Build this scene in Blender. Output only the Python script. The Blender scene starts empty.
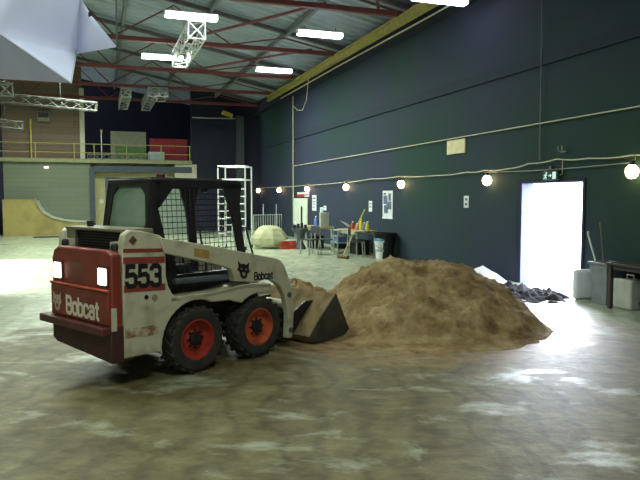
import bpy, bmesh, math, random
from mathutils import Vector, Matrix, noise
random.seed(7)
SC = bpy.context.scene
COL = SC.collection
PI = math.pi

# ------------------------------------------------------------------ frames
F = 640.0; CAMH = 1.69; PITCH = math.atan(42/640)
D = Vector((-0.32508, 0.94569, 0)); N = Vector((-0.94569, -0.32508, 0)); O = Vector((7.472, 2.5685, 0))
HALL_ROT = math.atan2(D.y, D.x)
def H(s, t, z=0.0):
    "hall coordinates: s along the long right wall, t away from it, z up"
    return O + D*s + N*t + Vector((0, 0, z))
def ground(u, v, z=0.0):
    x = (u-320)/F; y = (240-v)/F; c, s = math.cos(PITCH), math.sin(PITCH)
    r = Vector((x, c+y*s, -s+y*c)); k = (z-CAMH)/r.z
    return Vector((r.x*k, r.y*k, z))

# ------------------------------------------------------------------ materials
def lin(c):
    return tuple(((x/255)/12.92 if x/255 <= 0.04045 else ((x/255+0.055)/1.055)**2.4) for x in c)
_M = {}
def mat(name, c, c2=None, rough=0.6, metal=0.0, scale=6.0, bump=0.0, bscale=40.0, emit=None, estr=0.0, lo=0.4, hi=0.65, spec=0.4, detail=5.0, stretch=(1,1,1), alpha=1.0):
    if name in _M: return _M[name]
    m = bpy.data.materials.new(name); m.use_nodes = True
    nt = m.node_tree; nd = nt.nodes; lk = nt.links
    b = nd['Principled BSDF']
    b.inputs['Roughness'].default_value = rough; b.inputs['Metallic'].default_value = metal
    b.inputs['Specular IOR Level'].default_value = spec
    tc = nd.new('ShaderNodeTexCoord'); mp = nd.new('ShaderNodeMapping'); mp.inputs['Scale'].default_value = stretch
    lk.new(tc.outputs['Object'], mp.inputs['Vector'])
    c2 = c2 or tuple(max(0, x*0.82) for x in c)
    n = nd.new('ShaderNodeTexNoise'); n.inputs['Scale'].default_value = scale; n.inputs['Detail'].default_value = detail
    lk.new(mp.outputs['Vector'], n.inputs['Vector'])
    r = nd.new('ShaderNodeValToRGB')
    r.color_ramp.elements[0].position = lo; r.color_ramp.elements[0].color = (*lin(c), 1)
    r.color_ramp.elements[1].position = hi; r.color_ramp.elements[1].color = (*lin(c2), 1)
    lk.new(n.outputs['Fac'], r.inputs['Fac']); lk.new(r.outputs['Color'], b.inputs['Base Color'])
    if bump:
        n2 = nd.new('ShaderNodeTexNoise'); n2.inputs['Scale'].default_value = bscale; n2.inputs['Detail'].default_value = 6
        lk.new(mp.outputs['Vector'], n2.inputs['Vector'])
        bp = nd.new('ShaderNodeBump'); bp.inputs['Strength'].default_value = bump; bp.inputs['Distance'].default_value = 0.02
        lk.new(n2.outputs['Fac'], bp.inputs['Height']); lk.new(bp.outputs['Normal'], b.inputs['Normal'])
    if emit:
        b.inputs['Emission Color'].default_value = (*lin(emit), 1); b.inputs['Emission Strength'].default_value = estr
    if alpha < 1: b.inputs['Alpha'].default_value = alpha
    _M[name] = m
    return m

def floor_mat():
    m = bpy.data.materials.new('dusty_concrete'); m.use_nodes = True
    nt = m.node_tree; nd = nt.nodes; lk = nt.links; b = nd['Principled BSDF']
    tc = nd.new('ShaderNodeTexCoord')
    def noi(scale, detail, rough=0.55, stretch=None, rot=0, dist=0.0):
        mp = nd.new('ShaderNodeMapping'); mp.inputs['Scale'].default_value = stretch or (1,1,1); mp.inputs['Rotation'].default_value = (0,0,rot)
        lk.new(tc.outputs['Object'], mp.inputs['Vector'])
        n = nd.new('ShaderNodeTexNoise'); n.inputs['Scale'].default_value = scale; n.inputs['Detail'].default_value = detail
        n.inputs['Roughness'].default_value = rough; n.inputs['Distortion'].default_value = dist
        lk.new(mp.outputs['Vector'], n.inputs['Vector']); return n.outputs['Fac']
    def ramp(f, stops):
        r = nd.new('ShaderNodeValToRGB'); e = r.color_ramp.elements
        while len(e) < len(stops): e.new(0.5)
        for q, (p, c) in zip(e, stops): q.position = p; q.color = (*c, 1)
        lk.new(f, r.inputs['Fac']); return r.outputs['Color']
    def mix(f, a, c, mode='MIX'):
        x = nd.new('ShaderNodeMix'); x.data_type = 'RGBA'; x.blend_type = mode
        if isinstance(f, float): x.inputs[0].default_value = f
        else: lk.new(f, x.inputs[0])
        for i, v in ((6, a), (7, c)):
            if isinstance(v, tuple): x.inputs[i].default_value = (*v, 1)
            else: lk.new(v, x.inputs[i])
        return x.outputs[2]
    conc = ramp(noi(1.3, 7, 0.6), [(0.3, lin((150,158,134))), (0.52, lin((176,186,162))), (0.7, lin((200,210,190)))])
    dirt = ramp(noi(2.2, 8, 0.65), [(0.3, lin((94,84,52))), (0.55, lin((118,110,74))), (0.75, lin((138,133,96)))])
    # dirt is spread where the loader works; mask from distance to the work area, broken up by noise
    sep = nd.new('ShaderNodeSeparateXYZ'); lk.new(tc.outputs['Object'], sep.inputs[0])
    vd = nd.new('ShaderNodeVectorMath'); vd.operation = 'DISTANCE'
    mp = nd.new('ShaderNodeMapping'); mp.inputs['Scale'].default_value = (0.75, 0.95, 0); lk.new(tc.outputs['Object'], mp.inputs['Vector'])
    lk.new(mp.outputs['Vector'], vd.inputs[0]); vd.inputs[1].default_value = (0.15, 5.0, 0)
    mr = nd.new('ShaderNodeMapRange'); mr.inputs['From Min'].default_value = 3.0; mr.inputs['From Max'].default_value = 5.9
    mr.inputs['To Min'].default_value = 0.30; mr.inputs['To Max'].default_value = -0.35; lk.new(vd.outputs['Value'], mr.inputs['Value'])
    ad = nd.new('ShaderNodeMath'); ad.operation = 'ADD'; lk.new(mr.outputs[0], ad.inputs[0])
    lk.new(noi(1.1, 9, 0.62, (1, 1.5, 1), 0.5, 0.6), ad.inputs[1])
    mask = ramp(ad.outputs[0], [(0.50, (0,0,0)), (0.66, (1,1,1))])
    base = mix(mask, conc, dirt)
    # streaks left by the tyres
    w = nd.new('ShaderNodeTexWave'); w.inputs['Scale'].default_value = 0.9; w.inputs['Distortion'].default_value = 14; w.inputs['Detail'].default_value = 4; w.inputs['Detail Scale'].default_value = 0.8
    lk.new(tc.outputs['Object'], w.inputs['Vector'])
    base = mix(0.5, base, ramp(w.outputs['Fac'], [(0.0, (0.45,0.43,0.36)), (0.35, (1,1,1)), (1.0, (1,1,1))]), 'MULTIPLY')
    base = mix(0.7, base, ramp(noi(4, 10, 0.75, (1, 1.8, 1), 0.5), [(0.38, (0.36,0.32,0.24)), (0.60, (1.0,1.0,1.0))]), 'MULTIPLY')
    vd2 = nd.new('ShaderNodeVectorMath'); vd2.operation = 'DISTANCE'
    mp2 = nd.new('ShaderNodeMapping'); mp2.inputs['Scale'].default_value = (0.9, 1.0, 0); lk.new(tc.outputs['Object'], mp2.inputs['Vector'])
    lk.new(mp2.outputs['Vector'], vd2.inputs[0]); vd2.inputs[1].default_value = (1.15, 8.6, 0)
    mr2 = nd.new('ShaderNodeMapRange'); mr2.inputs['From Min'].default_value = 1.4; mr2.inputs['From Max'].default_value = 3.0
    mr2.inputs['To Min'].default_value = 0.35; mr2.inputs['To Max'].default_value = -0.3; lk.new(vd2.outputs['Value'], mr2.inputs['Value'])
    ad2 = nd.new('ShaderNodeMath'); ad2.operation = 'ADD'; lk.new(mr2.outputs[0], ad2.inputs[0]); lk.new(noi(3.0, 8, 0.7), ad2.inputs[1])
    sm_ = ramp(ad2.outputs[0], [(0.42, (0,0,0)), (0.64, (1,1,1))])
    base = mix(sm_, base, ramp(noi(7, 8, 0.7), [(0.35, lin((106,86,56))), (0.65, lin((150,126,88)))]))
    # damp pale scrapes
    sc_ = ramp(noi(1.25, 10, 0.66, (0.8, 1.3, 1), 0.35, 0.25), [(0.55, (0,0,0)), (0.66, (1,1,1))])
    fac = nd.new('ShaderNodeMath'); fac.operation = 'MULTIPLY'; lk.new(sc_, fac.inputs[0]); fac.inputs[1].default_value = 0.7
    base = mix(fac.outputs[0], base, lin((166,172,150)))
    lk.new(base, b.inputs['Base Color'])
    rr = ramp(mask, [(0.0, (0.30,)*3), (1.0, (0.62,)*3)])
    rr = mix(fac.outputs[0], rr, (0.24,0.24,0.24))
    lk.new(rr, b.inputs['Roughness']); b.inputs['Specular IOR Level'].default_value = 0.5
    bp = nd.new('ShaderNodeBump'); bp.inputs['Strength'].default_value = 0.35; bp.inputs['Distance'].default_value = 0.03
    lk.new(noi(6, 8, 0.65), bp.inputs['Height']); lk.new(bp.outputs['Normal'], b.inputs['Normal'])
    return m

def brick_mat(name, c1, c2, mortar, w=0.4, h=0.2, plane='YZ'):
    m = bpy.data.materials.new(name); m.use_nodes = True
    nt = m.node_tree; nd = nt.nodes; lk = nt.links; b = nd['Principled BSDF']; b.inputs['Roughness'].default_value = 0.8
    tc = nd.new('ShaderNodeTexCoord'); sp = nd.new('ShaderNodeSeparateXYZ'); cb = nd.new('ShaderNodeCombineXYZ')
    lk.new(tc.outputs['Object'], sp.inputs[0]); lk.new(sp.outputs['Y'], cb.inputs['X']); lk.new(sp.outputs['Z'], cb.inputs['Y'])
    t = nd.new('ShaderNodeTexBrick'); t.inputs['Scale'].default_value = 1; t.inputs['Brick Width'].default_value = w; t.inputs['Row Height'].default_value = h
    t.inputs['Mortar Size'].default_value = 0.012
    t.inputs['Color1'].default_value = (*lin(c1),1); t.inputs['Color2'].default_value = (*lin(c2),1); t.inputs['Mortar'].default_value = (*lin(mortar),1)
    lk.new(cb.outputs[0], t.inputs['Vector']); lk.new(t.outputs['Color'], b.inputs['Base Color'])
    return m

# ------------------------------------------------------------------ mesh builder
class MB:
    def __init__(s): s.bm = bmesh.new()
    def face(s, pts):
        try: s.bm.faces.new([s.bm.verts.new(p) for p in pts])
        except ValueError: pass
        return s
    def box(s, c, size, rot=None):
        R = (rot or Matrix.Identity(3)); vs = []
        for x in (-.5, .5):
            for y in (-.5, .5):
                for z in (-.5, .5):
                    vs.append(s.bm.verts.new(Vector(c) + R @ Vector((x*size[0], y*size[1], z*size[2]))))
        for f in ((0,1,3,2),(4,6,7,5),(0,4,5,1),(2,3,7,6),(0,2,6,4),(1,5,7,3)):
            s.bm.faces.new([vs[i] for i in f])
        return s
    def hbox(s, s0, s1, t0, t1, z0, z1):
        vs = [s.bm.verts.new(p) for p in ((a, b, c) for a in (s0,s1) for b in (t0,t1) for c in (z0,z1))]
        for f in ((0,1,3,2),(4,6,7,5),(0,4,5,1),(2,3,7,6),(0,2,6,4),(1,5,7,3)):
            s.bm.faces.new([vs[i] for i in f])
        return s
    def tube(s, pts, r, n=8, caps=True, r2=None):
        pts = [Vector(p) for p in pts]; rings = []
        up = None
        for i, p in enumerate(pts):
            d = (pts[min(i+1, len(pts)-1)] - pts[max(i-1, 0)]).normalized()
            if up is None or abs(d.dot(up)) > 0.98:
                up = Vector((0,0,1)) if abs(d.z) < 0.9 else Vector((1,0,0))
            a = d.cross(up).normalized(); b = a.cross(d).normalized(); up = b
            rr = r if r2 is None else r + (r2-r)*i/(len(pts)-1)
            rings.append([s.bm.verts.new(p + (a*math.cos(2*PI*k/n) + b*math.sin(2*PI*k/n))*rr) for k in range(n)])
        for A, B in zip(rings, rings[1:]):
            for k in range(n): s.bm.faces.new((A[k], A[(k+1)%n], B[(k+1)%n], B[k]))
        if caps:
            s.bm.faces.new(rings[0][::-1]); s.bm.faces.new(rings[-1])
        return s
    def lathe(s, prof, center=(0,0,0), axis='Z', n=32):
        "profile of (radius, height along the axis)"
        c = Vector(center); rings = []
        for r, h in prof:
            if r < 1e-6:
                p = {'Z':(0,0,h),'Y':(0,h,0),'X':(h,0,0)}[axis]; rings.append([s.bm.verts.new(c+Vector(p))]); continue
            ring = []
            for k in range(n):
                a = 2*PI*k/n; x, y = r*math.cos(a), r*math.sin(a)
                p = {'Z':(x,y,h),'Y':(x,h,y),'X':(h,x,y)}[axis]; ring.append(s.bm.verts.new(c+Vector(p)))
            rings.append(ring)
        for A, B in zip(rings, rings[1:]):
            for k in range(n):
                q = [A[k % len(A)], A[(k+1) % len(A)], B[(k+1) % len(B)], B[k % len(B)]]
                u = []
                for v in q:
                    if v not in u: u.append(v)
                if len(u) >= 3:
                    try: s.bm.faces.new(u)
                    except ValueError: pass
        return s
    def prism(s, poly, f0, f1):
        "poly: 2D points; f0, f1 map a 2D point to 3D for the two end faces"
        A = [s.bm.verts.new(f0(p)) for p in poly]; B = [s.bm.verts.new(f1(p)) for p in poly]
        n = len(poly); s.bm.faces.new(A); s.bm.faces.new(B[::-1])
        for k in range(n): s.bm.faces.new((A[k], B[k], B[(k+1)%n], A[(k+1)%n]))
        return s
    def xz(s, poly, y0, y1):
        return s.prism(poly, lambda p: (p[0], y0, p[1]), lambda p: (p[0], y1, p[1]))
    def yz(s, poly, x0, x1):
        return s.prism(poly, lambda p: (x0, p[0], p[1]), lambda p: (x1, p[0], p[1]))
    def build(s, name, m, parent=None, smooth=False, bevel=0.0, seg=2, sharp=35):
        bmesh.ops.recalc_face_normals(s.bm, faces=s.bm.faces)
        me = bpy.data.meshes.new(name); s.bm.to_mesh(me); s.bm.free()
        o = bpy.data.objects.new(name, me); COL.objects.link(o)
        for x in (m if isinstance(m, (list, tuple)) else [m]): me.materials.append(x)
        if parent is not None: o.parent = parent
        if smooth:
            for p in me.polygons: p.use_smooth = True
            if sharp: me.set_sharp_from_angle(angle=math.radians(sharp))
        if bevel:
            b = o.modifiers.new('bevel', 'BEVEL'); b.width = bevel; b.segments = seg; b.limit_method = 'ANGLE'; b.angle_limit = math.radians(40)
            for p in me.polygons: p.use_smooth = True
            me.set_sharp_from_angle(angle=math.radians(40))
        return o
def tag(o, label=None, cat=None, group=None, kind=None):
    if label: o['label'] = label
    if cat: o['category'] = cat
    if group: o['group'] = group
    if kind: o['kind'] = kind
    return o
def empty(name, loc=(0,0,0), rz=0.0, label=None, cat=None, group=None):
    o = bpy.data.objects.new(name, None); COL.objects.link(o); o.location = loc; o.rotation_euler = (0,0,rz); o.empty_display_size = 0.1
    return tag(o, label, cat, group)
def hall_frame(o):
    o.location = O; o.rotation_euler = (0,0,HALL_ROT); return o
def struct(mb, name, m, **k):
    "a piece of the building, laid out in hall coordinates (x = s, y = t)"
    return tag(hall_frame(mb.build(name, m, **k)), kind='structure')
def copy_tree(o, parent=None):
    c = o.copy(); COL.objects.link(c)
    if parent is not None: c.parent = parent
    for ch in list(o.children): copy_tree(ch, c)
    return c
GLYPH = {
 'B': (.78, [[(0,0),(0,1),(.42,1),(.55,.88),(.55,.64),(.42,.53),(.04,.53)], [(.42,.53),(.58,.4),(.58,.12),(.44,0),(0,0)]]),
 'o': (.68, [[(.24,0),(.12,0),(0,.12),(0,.58),(.12,.7),(.36,.7),(.48,.58),(.48,.12),(.36,0),(.24,0)]]),
 'b': (.68, [[(0,-.08),(0,1.08)], [(0,0),(.36,0),(.48,.12),(.48,.58),(.36,.7),(0,.7)]]),
 'c': (.66, [[(.48,.46),(.48,.58),(.36,.7),(.12,.7),(0,.58),(0,.12),(.12,0),(.36,0),(.48,.12),(.48,.24)]]),
 'a': (.68, [[(.02,.56),(.12,.7),(.36,.7),(.48,.58),(.48,-.08)], [(.48,.4),(.12,.4),(0,.3),(0,.1),(.12,0),(.34,0),(.48,.12)]]),
 't': (.52, [[(.16,1),(.16,.12),(.26,0),(.4,0)], [(-.06,.7),(.4,.7)]]),
 '5': (.84, [[(.6,1),(.06,1),(.03,.55),(.44,.6),(.6,.48),(.6,.14),(.46,0),(.14,0),(0,.14),(0,.26)]]),
 '3': (.84, [[(0,.76),(0,.88),(.14,1),(.46,1),(.6,.88),(.6,.62),(.47,.52),(.2,.52)], [(.47,.52),(.6,.42),(.6,.12),(.46,0),(.14,0),(0,.12),(0,.24)]]),
}
def text(body, name, size, M4, m, parent=None, wt=.2, sx=1.0):
    "bold block lettering drawn as flat ribbons; size is the cap height; centred on the origin of M4"
    w = sum(GLYPH[c][0] for c in body)-.22; mb = MB(); x0 = -w/2
    for c in body:
        adv, strokes = GLYPH[c]
        for st in strokes:
            pts = [Vector(q) for q in st]; L, Rr = [], []
            for i, q in enumerate(pts):
                a = (pts[i]-pts[i-1]).normalized() if i else (pts[1]-pts[0]).normalized()
                b = (pts[i+1]-pts[i]).normalized() if i < len(pts)-1 else a
                d = (a+b).normalized(); nn = Vector((-d.y, d.x)); k = min(1.6, 1/max(.3, nn.dot(Vector((-a.y, a.x)))))
                L.append(q+nn*wt/2*k); Rr.append(q-nn*wt/2*k)
            for i in range(len(pts)-1):
                mb.face([M4 @ Vector(((v.x+x0)*size*sx, (v.y-.5)*size, 0)) for v in (L[i], L[i+1], Rr[i+1], Rr[i])])
        x0 += adv
    return mb.build(name, m, parent)
def frame4(origin, xa, ya):
    xa = Vector(xa); ya = Vector(ya); za = xa.cross(ya)
    M_ = Matrix.Identity(4)
    for i in range(3): M_[i][0], M_[i][1], M_[i][2], M_[i][3] = xa[i], ya[i], za[i], origin[i]
    return M_

# palette
WALLM = mat('dark_painted_wall', (52,57,76), (40,64,58), rough=0.75, spec=0.12, scale=0.22, bump=0.08, bscale=8)
BLACK = mat('black_curtain_wall', (29,32,52), (25,28,46), rough=0.8, scale=1.5)
ROOFM = mat('corrugated_roof_metal', (152,164,178), (136,150,156), rough=0.5, scale=1.2)
RED_ST = mat('red_oxide_steel', (120,62,62), (104,54,54), rough=0.55, scale=3)
ALU = mat('aluminium_tube', (164,168,166), (140,144,142), rough=0.4, metal=0.35, scale=5)
GREY_ST = mat('grey_steel', (92,98,104), (76,82,88), rough=0.5, metal=0.2)
WHITE_P = mat('white_plastic', (226,228,226), (212,214,212), rough=0.45)
TUBE_L = mat('lit_fluorescent_tube', (255,255,255), (250,250,255), emit=(240,240,255), estr=14)
BULB_L = mat('lit_warm_bulb', (255,240,210), (255,235,200), emit=(255,214,150), estr=16)
YEL = mat('yellow_painted_steel', (206,190,72), (180,164,60), rough=0.5)
SAND = None
LOAD_W = mat('worn_cream_paint', (182,178,150), (146,138,110), rough=0.5, scale=5, bump=0.05, lo=0.5, hi=0.72)
LOAD_R = mat('worn_red_paint', (126,50,34), (98,42,30), rough=0.45, scale=5, lo=0.45, hi=0.7)
STRIPE = mat('red_stripe_paint', (134,58,46), (116,50,40), rough=0.5)
INK = mat('black_ink', (18,18,20), (26,26,28), rough=0.5)
CAB = mat('black_cab_steel', (34,33,31), (26,25,24), rough=0.45, scale=6)
DARK = mat('dark_interior', (14,14,14), (20,20,19), rough=0.8)
RUBBER = mat('dusty_tyre_rubber', (42,40,36), (58,52,42), rough=0.85, scale=9, bump=0.2, lo=0.45, hi=0.75)
CREAM_INK = mat('cream_lettering', (226,214,190), (214,200,176), rough=0.5)

# ------------------------------------------------------------------ hall shell
S0, S1, T1 = -6.0, 33.0, 16.0
def roof_z(t): return 6.55 + 0.2*t
fl = MB(); fl.face([H(S0-.3,-.25), H(S0-.3,T1+.3), H(S1+6,T1+.3), H(S1+6,-.25)])
tag(fl.build('floor', floor_mat()), kind='structure')
OUT = mat('outside_pale_concrete', (206,208,210), (190,192,196), rough=0.8)
struct(MB().hbox(-16, 34, -30, -.25, -.12, -.005), 'floor_outside', OUT)

dS0, dS1, dH = 9.0, 10.72, 1.99
w = MB()
w.hbox(S0, dS0, -.25, 0, 0, 6.75).hbox(dS1, S1, -.25, 0, 0, 6.75).hbox(dS0, dS1, -.25, 0, dH, 6.75)
struct(w, 'wall_right', WALLM)
LEDGE = mat('wall_ledge_paint', (47,54,68), (42,56,62), rough=0.75, spec=.12)
struct(MB().hbox(S0, S1, 0, .05, 4.16, 4.38), 'trim_1', LEDGE)
struct(MB().hbox(S0, S1, 0, .28, 5.98, 6.5), 'trim_2', BLACK)
struct(MB().hbox(dS0-.06, dS0, 0, .02, 0, dH+.06).hbox(dS1, dS1+.12, 0, .02, 0, dH+.06).hbox(dS0, dS1, 0, .02, dH, dH+.06), 'trim_3', BLACK)
struct(MB().hbox(dS0, dS0+.02, -.27, .0, 0, dH).hbox(dS1-.02, dS1, -.27, .0, 0, dH).hbox(dS0, dS1, -.27, 0, dH-.02, dH), 'trim_9', mat('pale_door_lining', (128,134,166), (118,124,158), rough=.5))
# other walls
LEFTM = mat('left_wall_paint', (120,124,112), (106,110,100), rough=0.7)
struct(MB().hbox(S0, S1+3, T1, T1+.2, 0, 10), 'wall_left', LEFTM)
struct(MB().hbox(S0-.2, S0, -.25, T1+.2, 0, 10), 'wall_front', LEFTM)
struct(MB().hbox(S1, S1+.2, -.25, 3.45, 0, 7.4), 'wall_back', BLACK)
struct(MB().hbox(S1+5.5, S1+5.7, -.25, T1+.2, 0, 10), 'wall_back_far', BLACK)
struct(MB().hbox(S1+.2, S1+5.5, -.25, 0, 0, 7.4), 'wall_right_far', BLACK)
struct(MB().hbox(S1, S1+.25, 8.3, T1, 0, 3.45), 'wall_back_lower', brick_mat('painted_blockwork', (112,120,100), (106,114,96), (100,108,92), 1.2, 0.22))
struct(MB().hbox(S1+.6, S1+.85, 8.62, T1, 3.45, 9.7), 'wall_back_upper', brick_mat('tan_boarding', (122,106,90), (114,96,80), (98,84,68), 3.0, 0.3))
struct(MB().hbox(S1+.45, S1+.6, 8.52, 8.74, 3.5, 7.0), 'trim_4', mat('pale_corner_board', (206,204,178), (190,188,164)))
# portal below the balcony
PORT = mat('slate_blue_frame', (66,76,84), (58,68,76), rough=0.6)
CREAMW = mat('cream_wall_paint', (196,190,138), (184,178,128), rough=0.7)
struct(MB().hbox(S1-.1, S1+.3, 8.1, 8.35, 0, 3.15).hbox(S1-.1, S1+.3, 3.45, 8.1, 2.95, 3.25), 'trim_5', PORT)
struct(MB().hbox(S1+.8, S1+1.0, 3.45, 7.6, 0, 3.4), 'wall_back_inner', mat('pale_green_wall', (150,164,150), (138,152,138)))
struct(MB().hbox(S1+.8, S1+1.0, 7.6, 8.3, 0, 3.4).hbox(S1+.55, S1+.75, 3.45, 8.1, 2.72, 2.95), 'trim_8', CREAMW)
d2 = struct(MB().hbox(S1+.7, S1+.78, 6.3, 7.62, 0, 2.72), 'door_2', mat('slate_door', (84,96,108), (74,86,98), rough=0.5))
MB().hbox(S1+.66, S1+.70, 6.5, 6.6, .95, 1.2).build('door_handle', GREY_ST, d2)
MB().hbox(S1+.685, S1+.70, 6.95, 6.97, .02, 2.7).build('door_seam', INK, d2)
tag(hall_frame(MB().hbox(S1+.76, S1+.80, 7.72, 7.92, 1.42, 1.62).build('wall_notice', WHITE_P)), 'small white notice on the cream wall inside the far portal', 'notice')
struct(MB().hbox(S1-.06, S1-.02, 12.1, 12.4, 0, 6.8), 'trim_6', BLACK)

# corrugated roof
r = MB(); bm = r.bm; per = 0.42; prev = None; n = int((S1+6-S0)/per)
for i in range(n):
    for ds, dz in ((0, 0), (.15, 0), (.21, .085), (.36, .085)):
        s_ = S0 + i*per + ds
        cur = [bm.verts.new((s_, t, roof_z(t)+dz)) for t in (-.3, T1+.3)]
        if prev: bm.faces.new((prev[0], prev[1], cur[1], cur[0]))
        prev = cur
struct(r, 'ceiling', ROOFM)

# purlins on the roof are part of the structure
pm = MB()
for t in (2.2, 4.6, 7.0, 9.4, 11.8, 14.2): pm.hbox(S0, S1+5, t-.05, t+.05, roof_z(t)-.2, roof_z(t)-.02)
struct(pm, 'trim_7', mat('dark_purlin_steel', (112,120,124), (100,108,110)))

# yellow eave beam
yb = empty('eave_beam', O, HALL_ROT, 'long yellow steel beam running under the roof edge along the dark wall', 'beam')
MB().hbox(S0, 28.6, .52, .66, 6.06, 6.10).hbox(S0, 28.6, .52, .66, 6.26, 6.30).hbox(S0, 28.6, .57, .61, 6.08, 6.28).build('beam_web', mat('faded_yellow_beam', (168,158,84), (146,138,74), rough=.6), yb)

# ------------------------------------------------------------------ red roof trusses
def truss(s, label):
    e = empty('roof_truss', O, HALL_ROT, label, 'roof truss', 'red steel roof trusses')
    MB().hbox(s-.07, s+.07, .02, T1, 6.27, 6.39).build('bottom_chord', RED_ST, e)
    tc = MB(); tc.prism([(.02, 6.52), (.02, 6.4), (T1, roof_z(T1)-.34), (T1, roof_z(T1)-.22)], lambda p: (s-.06, p[0], p[1]), lambda p: (s+.06, p[0], p[1]))
    tc.build('top_chord', mat('dull_roof_steel', (96,90,92), (84,80,82)), e)
    k = 0; t = .6
    while t < T1-3.3:
        a = (s, t, 6.38); b = (s, t+1.7, roof_z(t+1.7)-.3); c = (s, t+3.4, 6.38)
        MB().tube([a, b], .024, 6).build('web_brace', RED_ST, e)
        MB().tube([b, c], .024, 6).build('web_brace', RED_ST, e)
        t += 3.4
TR = [6.4, 10.6, 15.0, 19.75, 24.1, 28.0, 31.8]
LBL = ['red steel roof truss nearest the camera, overhead', 'red steel roof truss above the wall stretch by the dark doorway',
       'red steel roof truss carrying the two nearest lit fluorescent tubes', 'red steel roof truss carrying the second pair of lit fluorescent tubes',
       'red steel roof truss just beyond the two pairs of tubes', 'red steel roof truss behind the far ends of the aluminium box trusses', 'farthest red steel roof truss, near the back wall']
for s, l in zip(TR, LBL):
    if s > 8: truss(s, l)
# flat bracing in the roof plane
BR = [(15.0, 2.6, 19.75, 5.4, 'red diagonal roof brace between the two lit trusses'), (19.75, 1.4, 24.1, 4.4, 'red diagonal roof brace right of the far tube lights'), (10.6, 3.4, 15.0, 1.2, 'red diagonal roof brace at the top beside the yellow beam')]
for a, t0, b, t1, l in BR:
    o = hall_frame(MB().tube([(a, t0, 6.42), (b, t1, 6.42)], .04, 6).build('roof_brace', RED_ST)); tag(o, l, 'brace', 'red roof braces')

# ------------------------------------------------------------------ fluorescent lights
def tube_light(s, t, z, label):
    e = empty('fluorescent_light', H(s, t, z), HALL_ROT, label, 'ceiling light', 'lit fluorescent lights under the roof')
    MB().box((0,0,.06), (.2,1.3,.05)).build('housing', WHITE_P, e, bevel=.01)
    MB().box((0,0,-.01), (.22,1.26,.13)).build('diffuser', TUBE_L, e, bevel=.03, seg=3)
    for y in (-.63, .63): MB().box((0,y,.01), (.19,.04,.1)).build('end_cap', WHITE_P, e, bevel=.01)
    for y in (-.45, .45): MB().tube([(0,y,.08), (0,y,.2)], .012, 6).build('hanger', GREY_ST, e)
    return e
def hall_at_z(u, v, z):
    x = (u-320)/F; y = (240-v)/F; c, s = math.cos(PITCH), math.sin(PITCH)
    r = Vector((x, c+y*s, -s+y*c)); k = (z-CAMH)/r.z; p = Vector((r.x*k, r.y*k, 0)) - O
    return p.dot(D), p.dot(N)
LIGHTS = []
for u, v, l in ((191.5,16,'lit fluorescent light at top centre left, above the aluminium box truss'), (320,34,'lit fluorescent light nearest the yellow beam in the near row'),
                (162.5,57,'lit fluorescent light left of centre in the second row'), (274,70,'lit fluorescent light right of centre, low beside the yellow beam end')):
    s, t = hall_at_z(u, v, 6.12); LIGHTS.append((s, t)); tube_light(s, t, 6.12, l)
s, t = hall_at_z(440, -1, 5.85); e = tube_light(s, t, 5.85, 'lit fluorescent light cut off by the top edge near the dark wall'); LIGHTS.append((s, t))
def point_area(name, loc, rot, sx, sy, power, color):
    l = bpy.data.lights.new(name, 'AREA'); l.shape = 'RECTANGLE'; l.size = sx; l.size_y = sy; l.energy = power; l.color = color
    o = bpy.data.objects.new(name, l); COL.objects.link(o); o.location = loc; o.rotation_euler = rot; return o

# ------------------------------------------------------------------ aluminium lattice box trusses
def lattice(mb, a, b, w=.3, r=.018, step=.4, updir=Vector((0,0,1))):
    a = Vector(a); b = Vector(b); d = (b-a); L = d.length; d.normalize(); x = d.cross(updir).normalized(); y = x.cross(d)
    cs = [x*sx*w/2 + y*sy*w/2 for sx, sy in ((-1,-1),(1,-1),(1,1),(-1,1))]
    for c in cs: mb.tube([a+c, b+c], r*1.4, 6)
    n = max(1, round(L/step))
    for i in range(n):
        for k in range(4):
            p, q = cs[k], cs[(k+1)%4]
            if (i+k) % 2: p, q = q, p
            mb.tube([a+d*L*i/n+p, a+d*L*(i+1)/n+q], r*.8, 4, False)
    for f in (0, 1):
        for k in range(4): mb.tube([a+d*L*f+cs[k], a+d*L*f+cs[(k+1)%4]], r, 5)
    mb.tube([a+cs[0], a+cs[2]], r, 5); mb.tube([a+cs[1], a+cs[3]], r, 5)
def hang(e, pts):
    for p in pts:
        q = Vector(p) - O; t = q.dot(N)
        MB().tube([p, (p[0], p[1], roof_z(t)-.0)], .006, 5).build('hanging_cable', GREY_ST, e)
def P(u, v, Y):
    "world point at pixel (u, v) and depth Y"
    x = (u-320)/F; y = (240-v)/F; c, s = math.cos(PITCH), math.sin(PITCH); k = Y/(c+y*s)
    return Vector((x*k, Y, CAMH+(-s+y*c)*k))
DIMMED = mat('dimmed_aluminium', (82,84,78), (70,72,66), rough=.7, spec=.2)  # darker aluminium copy: dimmer light on the left trusses put into the colour
BRIGHT = mat('bright_aluminium', (206,210,208), (190,194,192), rough=.45, metal=.2)  # lighter copy; on the roof truss it paints in the nearby tube light
def box_truss(a, b, label, w=.32, hangs=(.1,.72), m=None):
    e = empty('box_truss', (0,0,0), 0, label, 'lighting truss', 'aluminium lattice box trusses')
    mb = MB(); lattice(mb, a, b, w); mb.build('lattice', m or ALU, e)
    a = Vector(a); b = Vector(b)
    hang(e, [a+(b-a)*f + Vector((0,0,w/2)) for f in hangs])
sA, tA = hall_at_z(197, 30, 5.9); sB, tB = hall_at_z(177, 60, 5.9)
box_truss(H(sA, tA, 5.9), H(sB, tA, 5.9), 'bright aluminium box truss hanging right behind the top centre tube light', .42, m=BRIGHT)
s_, t_ = hall_at_z(153, 92, 5.9)
box_truss(H(s_, t_, 5.9), H(30.9, t_, 5.9), 'aluminium box truss leading back between the other two in mid distance', .36)
s_, t_ = hall_at_z(126, 93, 5.9)
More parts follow.
